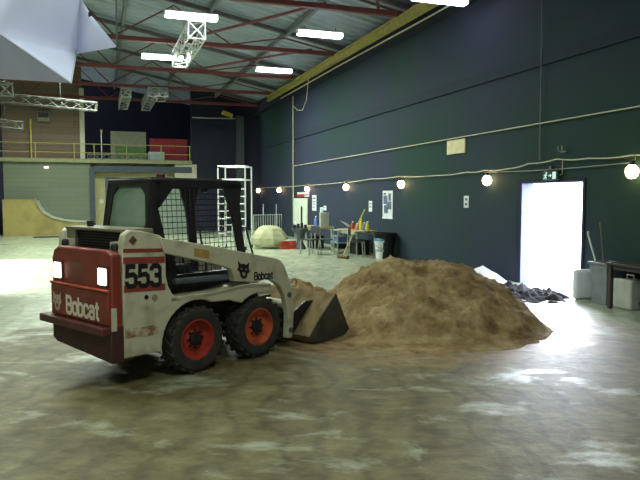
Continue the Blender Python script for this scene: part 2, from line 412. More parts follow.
box_truss(H(s_-.2, t_, 5.9), H(30.8, t_, 5.9), 'aluminium box truss, left one of the three in mid distance', .36)
s_, t_ = hall_at_z(163, 93, 5.9)
box_truss(H(s_-.2, t_, 5.9), H(s_+1.2, t_, 5.9), 'stub of aluminium box truss, right one of the three in mid distance', .34)
box_truss(P(-40, 94, 20), P(96, 107, 22), 'aluminium box truss spanning the upper left in front of tan wall', .27, m=DIMMED)
box_truss(P(-40, 119, 21), P(22, 126, 22), 'lower aluminium box truss cut off by the left edge', .24, m=DIMMED)
box_truss(P(5, 89, 19.0), P(4, 91, 21), 'stubby aluminium box truss end at left edge, above the spanning one', .4, m=DIMMED)

# ------------------------------------------------------------------ white canopy hanging at upper left
CAN = mat('white_canopy_fabric', (204,208,234), (194,200,226), rough=0.7, scale=3)
V = {k: P(*v) for k, v in dict(a=(-70,-90,4.3), b=(46,-80,4.0), c=(80,-4,4.15), d=(91,15,4.1), e=(117,47,3.9), f=(76,54,4.25), g=(71,83,4.0), h=(-70,75,4.9), i=(-70,-20,3.9), j=(0,34,3.95), k=(40,-70,3.8)).items()}
def patch(mb, pts, n=10, wr=.012):
    "bilinear four-sided patch with slight wrinkles"
    A, B, C_, D_ = [Vector(p) for p in pts]; g = []
    nn = (B-A).cross(D_-A).normalized()
    for i in range(n+1):
        row = []
        for j in range(n+1):
            u, v = i/n, j/n; p = A*(1-u)*(1-v) + B*u*(1-v) + C_*u*v + D_*(1-u)*v
            fall = min(1, 6*min(u, 1-u, v, 1-v)); p += nn*wr*fall*noise.noise(p*3.0)*2
            row.append(mb.bm.verts.new(p))
        g.append(row)
    for i in range(n):
        for j in range(n): mb.bm.faces.new((g[i][j], g[i+1][j], g[i+1][j+1], g[i][j+1]))
can = empty('fabric_canopy', V['j'], 0, 'white fabric canopy with pointed corners hanging in the upper left corner', 'canopy')
off = -V['j']
def canp(name, quads):
    mb = MB()
    for q in quads: patch(mb, [V[x]+off for x in q])
    bmesh.ops.remove_doubles(mb.bm, verts=mb.bm.verts, dist=.0005)
    return mb.build(name, CAN, can, smooth=True, sharp=0)
canp('upper_panel', ['iabj', 'jbcf', 'jffg' ])
canp('lower_panel', ['ijgh'])
canp('corner_flap', ['cdef'])
sm = MB()
for a, b in (('b','f'), ('d','f'), ('f','g'), ('j','g')): sm.tube([V[a]+off, V[b]+off], .006, 5)
sm.build('seam', mat('grey_seam', (176,182,196), (166,172,186)), can)
MB().box(V['d']+off, (.025,.025,.03)).build('buckle', INK, can)
for a in 'ae':
    p = V[a]; MB().tube([p+off, Vector((p.x, p.y, roof_z((p-O).dot(N))))+off], .006, 5).build('hanging_cord', GREY_ST, can)

# ------------------------------------------------------------------ balcony
BAL = mat('balcony_slab', (138,140,104), (124,126,94), rough=0.7)
b = empty('balcony', O, HALL_ROT, 'raised balcony slab with pale edge across the back of the hall', 'balcony')
MB().hbox(S1-.15, S1+5.5, 3.45, T1, 3.42, 3.52).build('slab', mat('balcony_deck', (104,108,92), (94,98,84)), b)
MB().hbox(S1-.20, S1-.152, 3.45, T1, 3.38, 3.56).build('edge_strip', BAL, b)
MB().hbox(S1-.05, S1+.3, 3.2, 4.3, 2.5, 3.38).build('corner_panel', mat('pale_corner_panel', (196,190,168), (180,174,152)), b)
PYEL = mat('pale_yellow_rail', (176,170,96), (156,150,84))
rl = empty('balcony_railing', O, HALL_ROT, 'yellow tube railing along the balcony edge', 'railing')
for o_ in [b, *b.children]: o_['kind'] = 'structure'
for z in (3.86, 4.28): MB().tube([(S1-.1, 3.5, z), (S1-.1, T1-.05, z)], .018, 6).build('rail', PYEL, rl)
for t in (3.55, 4.95, 6.6, 8.1, 9.0, 10.7, 12.4, 14.0): MB().tube([(S1-.1, t, 3.52), (S1-.1, t, 4.3)], .022, 6).build('post', PYEL, rl)
o = empty('ladder_section', O, HALL_ROT, 'white lattice section lying along the foot of the balcony railing', 'lattice')
mb = MB(); lattice(mb, (S1-.35+.5, 5.5, 3.70), (S1-.35+.5, 8.4, 3.70), .22, .016, .3); mb.build('lattice', ALU, o)
tag(hall_frame(MB().tube([(S1+.2, 10.9, 3.53), (S1+.2, 10.9, 5.4)], .04, 8).build('yellow_pole', YEL)), 'yellow upright pole on the balcony before the tan wall', 'pole')
pl = empty('microphone_stand', O, HALL_ROT, 'thin pale upright stand on balcony against the black recess', 'stand')
MB().tube([(S1+.8, 7.75, 3.55), (S1+.8, 7.75, 4.95)], .025, 6).build('pole', ALU, pl); MB().tube([(S1+.8, 7.75, 3.52), (S1+.8, 7.75, 3.56)], .16, 12).build('base', GREY_ST, pl); MB().box((S1+.8, 7.75, 5.0), (.1,.1,.12)).build('head', YEL, pl)
sp = empty('loudspeaker', O, HALL_ROT, 'small grey loudspeaker box mounted on the upper tan wall', 'speaker')
MB().hbox(S1+.25, S1+.58, 10.05, 10.62, 5.3, 5.78).build('cabinet', mat('grey_speaker_box', (130,124,104), (116,110,92)), sp, bevel=.02)
MB().hbox(S1+.235, S1+.25, 10.1, 10.57, 5.5, 5.74).build('grille', INK, sp)
MB().hbox(S1+.45, S1+.6, 10.3, 10.4, 5.78, 5.95).build('bracket', GREY_ST, sp)
tag(hall_frame(MB().hbox(S1+1.6, S1+1.7, 5.55, 7.3, 3.53, 5.1).build('display_board', mat('grey_board', (150,152,132), (138,140,122)), bevel=.01)), 'large grey board standing at back of the balcony', 'board')
tag(hall_frame(MB().hbox(S1+1.2, S1+1.3, 5.6, 7.1, 3.53, 4.3).build('green_partition', mat('green_panel_paint', (92,128,72), (80,114,62)), bevel=.01)), 'low green partition in front of the grey board on the balcony', 'partition')
tag(hall_frame(MB().hbox(S1+1.2, S1+1.3, 3.5, 5.4, 3.53, 4.75).build('red_partition', mat('red_panel_paint', (150,28,42), (132,24,38)), bevel=.01)), 'red partition standing on the right end of the balcony', 'partition')
tag(hall_frame(MB().hbox(S1+.9, S1+1.1, 4.7, 5.5, 3.53, 4.05).build('white_box', mat('pale_blue_box', (178,196,196), (164,182,182)), bevel=.02)), 'pale box on the balcony between the green and red partitions', 'box')

# grey column with yellow lamp on its arm
c = empty('steel_column', O, HALL_ROT, 'tall grey steel column with a pipe arm in front of black back wall', 'column')
MB().hbox(S1-.4, S1-.1, .8, 1.22, 0, 5.9).build('shaft', mat('column_grey', (62,70,74), (54,62,66)), c, bevel=.02)
MB().tube([(S1-.25, 1.2, 5.75), (S1-.25, 3.42, 5.72)], .035, 6).build('arm', ALU, c)
y = empty('yellow_lamp_head', O, HALL_ROT, 'small yellow lamp head on top of the column arm', 'lamp')
MB().box((S1-.25, 1.65, 5.96), (.25,.55,.2), Matrix.Rotation(.35, 3, 'X')).build('housing', YEL, y, bevel=.03); MB().tube([(S1-.25,1.6,5.78),(S1-.25,1.6,5.95)], .03, 6).build('stem', GREY_ST, y)

# quarter pipe ramps
PLY = mat('plywood_side', (150,138,82), (132,120,70), rough=0.7, scale=2)
RIDE = mat('pale_ramp_surface', (176,182,164), (160,166,150), rough=0.6)
prof = [(11.95,0), (11.95,1.62), (10.62,1.62), (10.5,1.3), (10.3,1.02), (9.98,.80), (9.5,.66), (9.0,.6), (8.46,.58), (8.46,0)]
q = empty('quarter_pipe_ramp', O, HALL_ROT, 'plywood quarter pipe ramp with curved edge against the block wall', 'ramp')
MB().yz(prof, 31.2, 32.9).build('body', PLY, q)
mb = MB()
for a, b_ in zip(prof[2:8], prof[3:9]): mb.prism([(a[0], a[1]), (b_[0], b_[1]), (b_[0], b_[1]+.04), (a[0]+.0, a[1]+.04)], lambda p: (31.15, p[0], p[1]), lambda p: (32.92, p[0], p[1]))
mb.build('riding_surface', RIDE, q)
MB().tube([(31.15, 10.62, 1.65), (32.92, 10.62, 1.65)], .035, 8).build('coping', ALU, q)
q = empty('skate_ramp', O, HALL_ROT, 'plywood ramp at the left edge left of the dark post', 'ramp')
MB().yz([(15.2,0), (15.2,2.0), (13.9,2.0), (13.2,1.25), (12.45,.95), (12.45,0)], 31.0, 32.8).build('body', PLY, q)
MB().yz([(13.9,2.0), (13.2,1.25), (12.45,.95), (12.45,.99), (13.2,1.29), (13.9,2.04)], 30.95, 32.85).build('riding_surface', RIDE, q)
tag(hall_frame(MB().hbox(29.6, 30.3, 8.9, 10.6, .004, .03).build('flat_board', mat('dark_board', (60,62,56), (50,52,48)))), 'thin dark board lying on the floor before the quarter pipe', 'board')
tag(hall_frame(MB().hbox(S1-.06, S1-.0, 10.15, 10.35, 3.1, 3.17).build('bulkhead_lamp', mat('pink_lamp', (255,220,220), (250,210,210), emit=(255,210,215), estr=2.5))), 'small pinkish lamp high on the block wall', 'lamp')

# ------------------------------------------------------------------ string of bulbs and cables on the right wall
CABLE = mat('pale_cable', (206,200,170), (190,184,156), rough=0.6)
def cable(pts, r, label, name='cable', m=CABLE):
    o = hall_frame(MB().tube(pts, r, 6).build(name, m, smooth=True)); return tag(o, label, 'cable')
pts = []; s = 33.0; i = 0
zs = [(32.9,2.22),(28.85,2.2),(24.7,2.2),(20.3,2.22),(18,2.27),(16.1,2.28),(14,2.24),(12.6,2.27),(11.9,2.28),(11.1,2.28),(10.4,2.35),(9.6,2.39),(8.8,2.36),(7.9,2.35),(6,2.36),(4,2.3)]
for a, b_ in zip(zs, zs[1:]):
    for k in range(4):
        f = k/4; pts.append((a[0]+(b_[0]-a[0])*f, .08, a[1]+(b_[1]-a[1])*f - .02*math.sin(PI*f)))
cable(pts, .012, 'drooping pale cable strung along the dark wall carrying the warm bulbs', 'lamp_cable')
cable([(x, .06, 2.24-.03*math.sin((11.9-x)*PI/4)) for x in (11.9, 11.4, 10.9, 10.3, 9.7, 9.1, 8.5, 7.9)], .009, 'thin second cable hanging just below the lamp cable over the doorway', 'thin_cable', mat('grey_cable', (150,150,146), (130,130,128)))
cable([(S1-.05 if 0 else 26.3, .06, 3.05), (20, .06, 3.06), (13, .06, 3.08), (4, .06, 3.1)], .012, 'straight pale cable high along the dark wall from the far upright pipe', 'straight_cable')
cable([(26.3, .07, 6.0), (26.3, .07, 3.0), (26.3, .07, .6)], .018, 'upright pale pipe running down the dark wall by the white board', 'wall_pipe')
cable([(10.1, .10, 6.0), (10.12, .06, 4.3), (10.12, .05, 2.4)], .014, 'grey cord hanging down the wall to the lighted exit sign', 'hanging_cord', mat('cord_grey', (120,118,126), (108,106,114)))
cable([(22.8,.5,6.25), (23.4,.4,5.4), (24.4,.25,5.15), (25.5,.12,5.3), (26.3,.08,5.6)], .014, 'slack cable looping from the yellow beam to the upright pipe', 'slack_cable', CABLE)
cable([(S0+8, .42, 6.02), (14,.42,5.98), (20,.42,6.0), (27,.42,5.97)], .02, 'pale cable running beside the yellow beam along the wall top', 'beam_cable', CABLE)
def wall_at(u, v, t):
    x = (u-320)/F; y = (240-v)/F; c, sn = math.cos(PITCH), math.sin(PITCH); r = Vector((x, c+y*sn, -sn+y*c)); q = O+N*t
    k = q.dot(N)/(r.x*N.x+r.y*N.y); return (Vector((r.x*k, r.y*k, 0))-O).dot(D), CAMH+r.z*k
def bulb(s, z, label):
    e = empty('string_bulb', H(s, .14, z), HALL_ROT, label, 'bulb', 'lit warm bulbs strung along the wall')
    MB().lathe([(0,-.12),(.05,-.11),(.085,-.07),(.1,-.01),(.09,.045),(.05,.09),(.035,.1)], n=18).build('bulb_glass', BULB_L, e, smooth=True)
    MB().lathe([(0,.16),(.04,.155),(.045,.09),(0,.088)], n=12).build('socket', INK, e, smooth=True)
    MB().tube([(0,0,.15), (0,-.06,.2)], .01, 5).build('lead', CABLE, e)
    return e
for s, z, l in ((32.4,2.08,'farthest lit bulb, in the back corner of the hall'), (*wall_at(279,190,.14),'lit bulb left of the white board, right of the back corner'), (*wall_at(307,189,.14),'lit bulb directly above the white board and red sign'),
                (*wall_at(346,187,.14),'lit bulb over the broom and shelving on the dark wall'), (*wall_at(401,184,.14),'lit bulb above the hanging poster on the dark wall'),
                (*wall_at(487,180,.14),'lit bulb just left of the bright doorway'), (*wall_at(632,171,.14),'nearest lit bulb, at the right edge above the table')):
    bulb(s, z, l)

# exit sign
ex = empty('exit_sign', H(9.78, .0, 2.10), HALL_ROT, 'green and white exit sign with running figure above the bright doorway', 'exit sign')
# local: x = s, y = t ; seen from inside, right is -s
MB().box((0,.045,0), (.42,.08,.17)).build('housing', mat('dark_green_sign', (22,56,52), (18,48,46), rough=0.4), ex, bevel=.006)
SG = mat('sign_white', (216,236,230), (206,228,222), emit=(200,235,225), estr=.5)
def sgn(poly): return [(-x, z) for x, z in poly]
mb = MB()
mb.xz(sgn([(.08,-.065),(.17,-.065),(.17,.065),(.08,.065)]), .087, .092); mb.build('pictogram_door', SG, ex); mb = MB()                                      # door
mb.xz(sgn([(-.02,-.012),(.02,-.012),(.02,-.03),(.055,0),(.02,.03),(.02,.012),(-.02,.012)]), .087, .092); mb.build('pictogram_arrow', SG, ex); mb = MB()       # arrow
for a, b_, wd in (((-.10,.02),(-.12,-.02),.028), ((-.12,-.02),(-.085,-.035),.018), ((-.085,-.035),(-.1,-.065),.016), ((-.12,-.02),(-.145,-.05),.018), ((-.145,-.05),(-.175,-.05),.016), ((-.10,.02),(-.065,.005),.014), ((-.10,.02),(-.145,.015),.014), ((-.145,.015),(-.155,-.01),.012)):
    d = Vector((b_[0]-a[0], b_[1]-a[1])).normalized(); nn = Vector((-d.y, d.x))*wd/2
    mb.xz(sgn([(a[0]+nn.x,a[1]+nn.y),(b_[0]+nn.x,b_[1]+nn.y),(b_[0]-nn.x,b_[1]-nn.y),(a[0]-nn.x,a[1]-nn.y)]), .087, .092)
mb.xz(sgn([(-.09+.02*math.cos(k*PI/5), .048+.02*math.sin(k*PI/5)) for k in range(10)]), .087, .092)
mb.build('pictogram_figure', SG, ex)
MB().box((.02,.04,.135), (.06,.06,.08)).build('mounting_box', GREY_ST, ex)
MB().tube([(-.2,.03,-.0),(-.27,.03,.02),(-.27,.03,.26)], .008, 5).build('sign_cable', CABLE, ex)
hk = empty('wall_bracket', H(9.5, 0, 2.52), HALL_ROT, 'small pale double hook bracket on the wall above the exit sign', 'bracket')
MB().box((0,.02,0), (.14,.04,.03)).build('plate', ALU, hk)
for x in (-.05,.05): MB().tube([(x,.03,0),(x,.1,.02),(x,.1,.1)], .012, 5).build('hook', ALU, hk)

# papers and signs
def notice(name, s0, s1, z0, z1, m, label, cat='notice', thick=.012):
    o = hall_frame(MB().hbox(min(s0,s1), max(s0,s1), .003, .003+thick, z0, z1).build(name, m)); return tag(o, label, cat)
PAPER = mat('white_paper', (216,222,226), (200,206,214), rough=0.7)
def printed(name, s0, s1, z0, z1, label, cat, lines, m2):
    e = empty(name, O, HALL_ROT, label, cat)
    MB().hbox(s0, s1, .003, .012, z0, z1).build('sheet', PAPER, e)
    for a, b_, c_, d_ in lines: MB().hbox(s1-(s1-s0)*b_, s1-(s1-s0)*a, .012, .015, z0+(z1-z0)*c_, z0+(z1-z0)*d_).build('print', m2, e)
printed('wall_notice', 23.4, 23.9, 1.2, 1.8, 'tall white notice sheet right of the red sign', 'notice', [(.15,.85,.75,.85),(.15,.8,.55,.62),(.15,.8,.4,.46),(.15,.7,.2,.26)], GREY_ST)
printed('wall_notice', 22.6, 22.95, 1.12, 1.34, 'small white notice sheet, lower of the pair beside the white board', 'notice', [(.2,.8,.6,.75),(.2,.7,.3,.4)], GREY_ST)
printed('wall_notice', 22.25, 22.55, 1.22, 1.40, 'tiny white notice sheet overlapping right of the small one', 'notice', [(.2,.8,.55,.7)], GREY_ST)
printed('wall_notice', 18.05, 18.3, 1.27, 1.6, 'narrow white notice sheet left of the poster', 'notice', [(.2,.8,.7,.8),(.2,.8,.4,.5)], GREY_ST)
BLUEP = mat('poster_blue_grey', (104,116,142), (66,74,92), rough=0.6, scale=3)
po = empty('wall_poster', O, HALL_ROT, 'pale poster with dark blue blotched picture on the dark wall', 'poster')
MB().hbox(16.6, 17.26, .003, .014, 1.13, 1.9).build('sheet', PAPER, po)
mb = MB()
for a, b_, c_, d_ in ((.08,.5,.5,.82),(.4,.9,.3,.6),(.15,.55,.15,.45),(.6,.85,.62,.9),(.1,.35,.85,.92)): mb.hbox(17.26-.66*b_, 17.26-.66*a, .014, .018, 1.13+.77*c_, 1.13+.77*d_)
mb.build('picture', BLUEP, po)
MB().hbox(16.58, 17.28, .003, .02, 1.09, 1.13).build('bottom_rail', WHITE_P, po)
printed('switch_plate', 12.62, 12.82, 1.47, 1.74, 'small white plate on the wall midway between poster and doorway', 'plate', [(.3,.7,.6,.8),(.3,.7,.2,.4)], GREY_ST)
notice('cream_panel', 12.78, 13.57, 2.72, 3.04, mat('cream_panel_paint', (214,206,160), (202,194,150)), 'cream rectangular panel high on the wall under the straight cable', 'panel', .03)
printed('red_sign', 24.3, 25.9, 1.74, 1.93, 'red and white sign above the white board', 'sign', [(0,.62,.0,.6),(.62,1,.3,.5)], mat('sign_red', (176,50,52), (160,44,46)))
wb = empty('white_board', O, HALL_ROT, 'tall white board leaning at the wall beneath the red sign', 'board')
MB().hbox(24.35, 26.15, .03, .1, .55, 1.68).build('board_face', mat('pale_green_white', (206,216,200), (192,204,188)), wb, bevel=.01)
MB().hbox(24.3, 26.2, .03, .12, .50, .55).build('bottom_rail', ALU, wb)
for x in (24.5, 26.0): MB().hbox(x-.03, x+.03, .04, .1, 0, .5).build('leg', ALU, wb)
MB().tube([(24.9,.14,.45),(24.9,.14,1.35)], .03, 6).build('dark_handle', INK, wb)

# ------------------------------------------------------------------ clutter along the wall
LIGHTG = mat('light_grey_metal', (176,184,176), (156,164,156), rough=0.45, metal=0.3)
def table(s, t, w, d, h, label, top_m, leg_m, name='folding_table'):
    e = empty(name, H(s, t), HALL_ROT, label, 'table')
    MB().box((0,0,h-.02), (w,d,.04)).build('table_top', top_m, e, bevel=.005)
    MB().box((0,d/2-.03,h-.08), (w-.1,.03,.07)).box((0,-d/2+.03,h-.08), (w-.1,.03,.07)).build('apron', leg_m, e)
    for x in (-1,1):
        for y in (-1,1): MB().tube([(x*(w/2-.06), y*(d/2-.05), 0), (x*(w/2-.06), y*(d/2-.05), h-.04)], .022, 6).build('leg', leg_m, e)
    return e
TOP1 = mat('tan_table_top', (176,160,124), (158,142,110))
tq = ground(317,248)-O; table(tq.dot(D), tq.dot(N), 1.5, .7, .74, 'tan folding table left of the broom, holding a grey box', TOP1, LIGHTG)
table(17.85, .62, 1.6, .65, .74, 'tan folding table right of the broom, crowded with bottles', TOP1, LIGHTG)
g = empty('grey_case', H(tq.dot(D)-.45, tq.dot(N)-.1, .74), HALL_ROT, 'upright grey case standing on the left folding table', 'case')
MB().box((0,0,.24), (.16,.3,.48)).build('body', LIGHTG, g, bevel=.015); MB().tube([(0,-.06,.48),(0,-.06,.53),(0,.06,.53),(0,.06,.48)], .01, 6).build('handle', INK, g)
def bottle(s, t, z, h, r, m, cap, label, group):
    e = empty('bottle', H(s, t, z), HALL_ROT, label, 'bottle', group)
    MB().lathe([(0,0),(r,0),(r,h*.62),(r*.45,h*.82),(r*.4,h*.92)], n=12).build('body', m, e, smooth=True)
    MB().lathe([(r*.46,h*.9),(r*.46,h),(0,h)], n=10).build('cap', cap, e)
BLUEB = mat('blue_bottle', (96,124,190), (80,106,170), rough=0.3); YB = mat('yellow_bottle', (206,196,50), (190,178,44), rough=0.35)
REDB = mat('red_bottle', (170,60,50), (150,50,44), rough=0.35); PINKB = mat('pink_bottle', (190,130,120), (174,114,106), rough=0.4)
bottle(tq.dot(D)+.1, tq.dot(N), .74, .34, .07, BLUEB, WHITE_P, 'blue bottle on the left folding table beside grey case', 'bottles on the tables')
for s_, m_, h_, l in ((18.1,REDB,.24,'red bottle, leftmost of the bottles on the right table'), (17.75,PINKB,.2,'short pink bottle beside the red one on the right table'), (17.45,YB,.36,'tall yellow bottle in the middle of the right table'),
                      (17.2,BLUEB,.24,'blue bottle right of the tall yellow bottle on the table'), (16.98,YB,.28,'shorter yellow bottle at the right end of the table')):
    bottle(s_, .62, .74, h_, .06, m_, WHITE_P, l, 'bottles on the tables')
cl = MB(); patch(cl, [(0,0,.02),(.5,.05,.03),(.45,.4,.26),(.02,.42,.2)], 8, .03)
o = cl.build('crumpled_sheet', PAPER, smooth=True); o.location = H(18.2, .45, .74); o.rotation_euler = (0,0,HALL_ROT); tag(o, 'crumpled white sheet on the left end of the bottle table', 'sheet')
# chairs of bent metal tube
CHM = mat('dark_chair_seat', (54,58,60), (46,50,52), rough=0.6)
def chair_proto():
    e = empty('tube_chair')
    MB().box((0,0,.45), (.42,.42,.03)).build('seat', CHM, e, bevel=.01)
    MB().box((0,-.2,.74), (.42,.025,.22)).build('backrest', CHM, e, bevel=.01)
    for x in (-.2,.2):
        MB().tube([(x,-.26,0),(x,-.21,.45),(x,-.2,.85)], .014, 6).build('rear_leg', LIGHTG, e)
        MB().tube([(x,.24,0),(x,.2,.45)], .014, 6).build('front_leg', LIGHTG, e)
    MB().tube([(-.2,.23,.12),(.2,.23,.12)], .01, 5).tube([(-.2,-.25,.12),(.2,-.25,.12)], .01, 5).build('stretcher', LIGHTG, e)
    return e
proto = chair_proto()
for i, (u, v, rz, l) in enumerate(((310.5, 254.5, .4, 'metal tube chair in front of the left folding table, its left one'), (326, 254.2, -.3, 'metal tube chair right of the other before the left folding table'),
                                   (356, 257, 2.6, 'metal tube chair standing before the bottle table'))):
    c = proto if i == 0 else copy_tree(proto)
    c.location = ground(u, v); c.rotation_euler = (0,0,HALL_ROT+rz); tag(c, l, 'chair', 'tube chairs along the dark wall')
for (s_, t_, l) in ((tq.dot(D), tq.dot(N)+.05, 'added black box darkening the space under the left folding table'), (17.85, .5, 'added black box darkening the space under the bottle table')):  # boxes added to stand for the dark area under the tables
    b_ = empty('dark_fill_box', H(s_, t_), HALL_ROT, l, 'box', 'added black boxes darkening the space under the tables'); MB().box((0,0,.2), (.6,.4,.4)).build('body', INK, b_, bevel=.015); MB().box((0,0,.415), (.64,.44,.035)).build('lid', CAB, b_, bevel=.008)
# step ladder / shelf
SHP = ground(340.5,252.5)
sh = empty('wire_shelf', SHP, HALL_ROT, 'low metal rack with pale rungs between the two folding tables', 'rack')
for x in (-.3,.3):
    for y in (-.2,.2): MB().tube([(x,y,0),(x,y,.72)], .016, 6).build('upright', LIGHTG, sh)
for z in (.12,.32,.52,.70): MB().box((0,0,z), (.62,.42,.025)).build('shelf', LIGHTG, sh)
for z, m_, l in ((.335,BLUEB,'blue storage box on the metal rack'), (.135,INK,'black storage box on the bottom of the metal rack')):
    b_ = empty('storage_box', SHP+Vector((0,0,z)), HALL_ROT, l, 'box'); MB().box((0,0,.06), (.45,.34,.12)).build('body', m_, b_, bevel=.01); MB().box((0,0,.13), (.48,.36,.02)).build('lid', m_, b_)
# broom
br = empty('push_broom', ground(343,258.5), HALL_ROT+.25, 'push broom with long pale handle leaning toward the wall', 'broom')
MB().tube([(0,0,.08),(-.28,-.55,1.38)], .018, 8).build('handle', mat('broom_handle', (196,176,110), (178,160,98)), br)
MB().box((0,0,.07), (.5,.09,.05)).build('head', mat('broom_wood', (110,92,52), (96,80,46)), br, bevel=.01)
MB().box((0,0,.025), (.48,.07,.05)).build('bristles', mat('broom_bristles', (70,62,40), (58,52,34)), br)
# white bucket with blue lid and black tub behind
bk = empty('white_bucket', ground(382,258.5), 0, 'white plastic bucket with a blue lid standing by the wall', 'bucket')
MB().lathe([(0,0),(.165,0),(.205,.46),(.215,.46),(.215,.5),(0,.5)], n=28).build('body', WHITE_P, bk, smooth=True)
MB().lathe([(0,.5),(.222,.5),(.222,.545),(.2,.57),(0,.575)], n=28).build('lid', mat('blue_lid', (84,150,190), (70,134,176)), bk, smooth=True)
MB().tube([(.215*math.cos(a), -.215*math.sin(a)*.95-.01, .44-.14*math.sin(a)) for a in [k*PI/10 for k in range(11)]], .006, 5).build('handle', GREY_ST, bk)
MB().lathe([(.19,.2),(.196,.27)], n=28).build('label_band', mat('grey_band', (170,178,176), (150,158,158)), bk, smooth=True)
tb = empty('black_tub', H(16.35, .36), HALL_ROT, 'round black tub on the floor behind the white bucket', 'tub')
MB().lathe([(0,0),(.25,0),(.3,.68),(.32,.68),(.32,.72),(.27,.72),(.24,.05),(0,.05)], n=28).build('body', mat('black_tub_plastic', (12,14,14), (18,20,20)), tb, smooth=True)
for y in (-1,1): MB().tube([(.06*k, y*.33, .6+.03*(1-k*k)) for k in (-1,-.5,0,.5,1)], .012, 6).build('handle', INK, tb)
# red crate
cr = empty('red_crate', ground(288.5,249), HALL_ROT-.2, 'red plastic crate on the floor left of the grey stand', 'crate')
RC = mat('red_crate_plastic', (190,62,40), (170,54,36), rough=0.5)
mb = MB(); mb.box((0,0,.012), (.34,.46,.024))
for x in (-.17,.17):
    for z in (.05,.12,.19,.26): mb.box((x,0,z), (.015,.46,.04))
    for y in (-.22,0,.22): mb.box((x,y,.15), (.02,.03,.28))
for y in (-.23,.23):
    for z in (.05,.12,.19,.26): mb.box((0,y,z), (.34,.015,.04))
    for xx in (-.16,0,.16): mb.box((xx,y,.15), (.03,.02,.28))
mb.build('slatted_body', RC, cr)
MB().box((0,0,.29), (.36,.48,.02)).build('rim', mat('grey_crate_top', (168,176,170), (150,158,152)), cr)
# grey stand (drum-like amplifier) next to it
st = empty('grey_stand', ground(300,249), HALL_ROT, 'dark hourglass shaped stand with a crowded top right of the red crate', 'stand')
MB().lathe([(0,0),(.2,0),(.2,.05),(.1,.25),(.12,.45),(.28,.66),(.3,.7),(0,.7)], n=20).build('body', GREY_ST, st, smooth=True)
for i in range(4):
    b_ = empty('small_tin', ground(300,249)+Vector((-.18+.12*i, .05*(i%2), .7)), 0, ['dark tin, leftmost on the grey stand', 'dark tin second from left on the grey stand', 'dark tin third from left on the grey stand', 'dark tin, rightmost on the grey stand'][i], 'tin', 'tins on the grey stand')
    MB().lathe([(0,0),(.045,0),(.045,.1+.03*(i%3))], n=12).build('body', INK, b_, smooth=True); MB().lathe([(.045,.1+.03*(i%3)),(.048,.11+.03*(i%3)),(0,.112+.03*(i%3))], n=12).build('lid', GREY_ST, b_)
# cream tarp heap
tp = MB(); bm = tp.bm; g_ = []; nu = 9
for z, rad in ((.06,.86), (.16,.98), (.34,1.0), (.5,.86), (.66,.6), (.74,.34), (.755,0.0)):
    row = []
    for i in range(nu):
        a = 2*PI*(i+.5)/nu; p = Vector((.42*rad*math.cos(a), .56*rad*math.sin(a), z)); p += Vector((1,.8,.5))*.05*noise.noise(p*4+Vector((2,5,1))); row.append(bm.verts.new(p))
    g_.append(row)
for A, B in zip(g_, g_[1:]):
    for i in range(nu): bm.faces.new((A[i], A[(i+1)%nu], B[(i+1)%nu], B[i]))
bmesh.ops.remove_doubles(bm, verts=bm.verts, dist=.002); bm.faces.new(g_[0][::-1])
o = tp.build('tarp_bundle', mat('cream_tarp', (170,172,136), (156,158,122), rough=0.7))
o.scale = (1.12,1.12,1.02); o.location = ground(269, 249.0)+Vector((0,.35,0)); o.rotation_euler = (0,0,HALL_ROT); tag(o, 'faceted cream tarp bundle on the floor beside the scaffold tower', 'tarp')
# crowd barrier fence behind
fn = empty('crowd_barrier', ground(268,242.2), HALL_ROT+.0-1.2, 'grey crowd barrier with upright bars behind the cream bundle', 'barrier')
MB().tube([(-.65,0,.12),(-.65,0,1.05),(.65,0,1.05),(.65,0,.12),(-.65,0,.12)], .02, 6).build('frame', LIGHTG, fn)
mb = MB()
for k in range(11): mb.tube([(-.55+.11*k,0,.12),(-.55+.11*k,0,1.05)], .011, 5)
mb.build('bars', LIGHTG, fn)
for x in (-.5,.5): MB().tube([(x,-.25,.02),(x,0,.12),(x,.25,.02)], .016, 6).build('foot', LIGHTG, fn)
for i, (u, l) in enumerate(((263,'thin pale rod standing upright, left one behind the crowd barrier'), (276,'thin pale rod standing upright, right one behind the crowd barrier'))):
    o = MB().tube([(0,0,0),(.02,0,1.45)], .018, 6).build('upright_rod', LIGHTG); o.location = ground(u,240.5); tag(o, l, 'rod')
# scaffold tower
sct = empty('scaffold_tower', (ground(219,250)+ground(250,250))/2+Vector((-.02,.45,0)), -.12, 'aluminium scaffold tower with ladder rungs behind the loader cab', 'scaffold tower')
W2, D2, HT = .45, .45, 2.74
for x in (-W2, W2):
    for y in (-D2, D2): MB().tube([(x,y,.12),(x,y,HT if x > 0 or y > 0 else HT-.08)], .026, 8).build('upright', BRIGHT, sct)
    for y in (-D2,): pass
for y in (-D2, D2):
    for x0, x1 in ((-W2, -W2+.22), (W2-.32, W2)):
        if y > 0 and x0 > 0: continue
        MB().tube([(x1 if x0 < 0 else x0, y, .12), (x1 if x0 < 0 else x0, y, HT-.9)], .018, 6).build('ladder_stile', BRIGHT, sct)
        for k in range(8): MB().tube([(x0, y, .3+.24*k), (x1, y, .3+.24*k)], .02, 6).build('rung', BRIGHT, sct)
for z in (HT-.02, HT-.45):
    MB().tube([(-W2,-D2,z),(W2,-D2,z)], .022, 6).tube([(-W2,D2,z),(W2,D2,z)], .022, 6).tube([(-W2,-D2,z),(-W2,D2,z)], .022, 6).tube([(W2,-D2,z),(W2,D2,z)], .022, 6).build('guard_rail', BRIGHT, sct)
for x in (-W2, W2):
    for y in (-D2, D2): MB().lathe([(0,-.025),(.06,-.025),(.06,.025),(0,.025)], (x,y,.06), 'X', 14).tube([(x,y,.06),(x,y,.14)], .015, 6).build('castor', INK, sct)

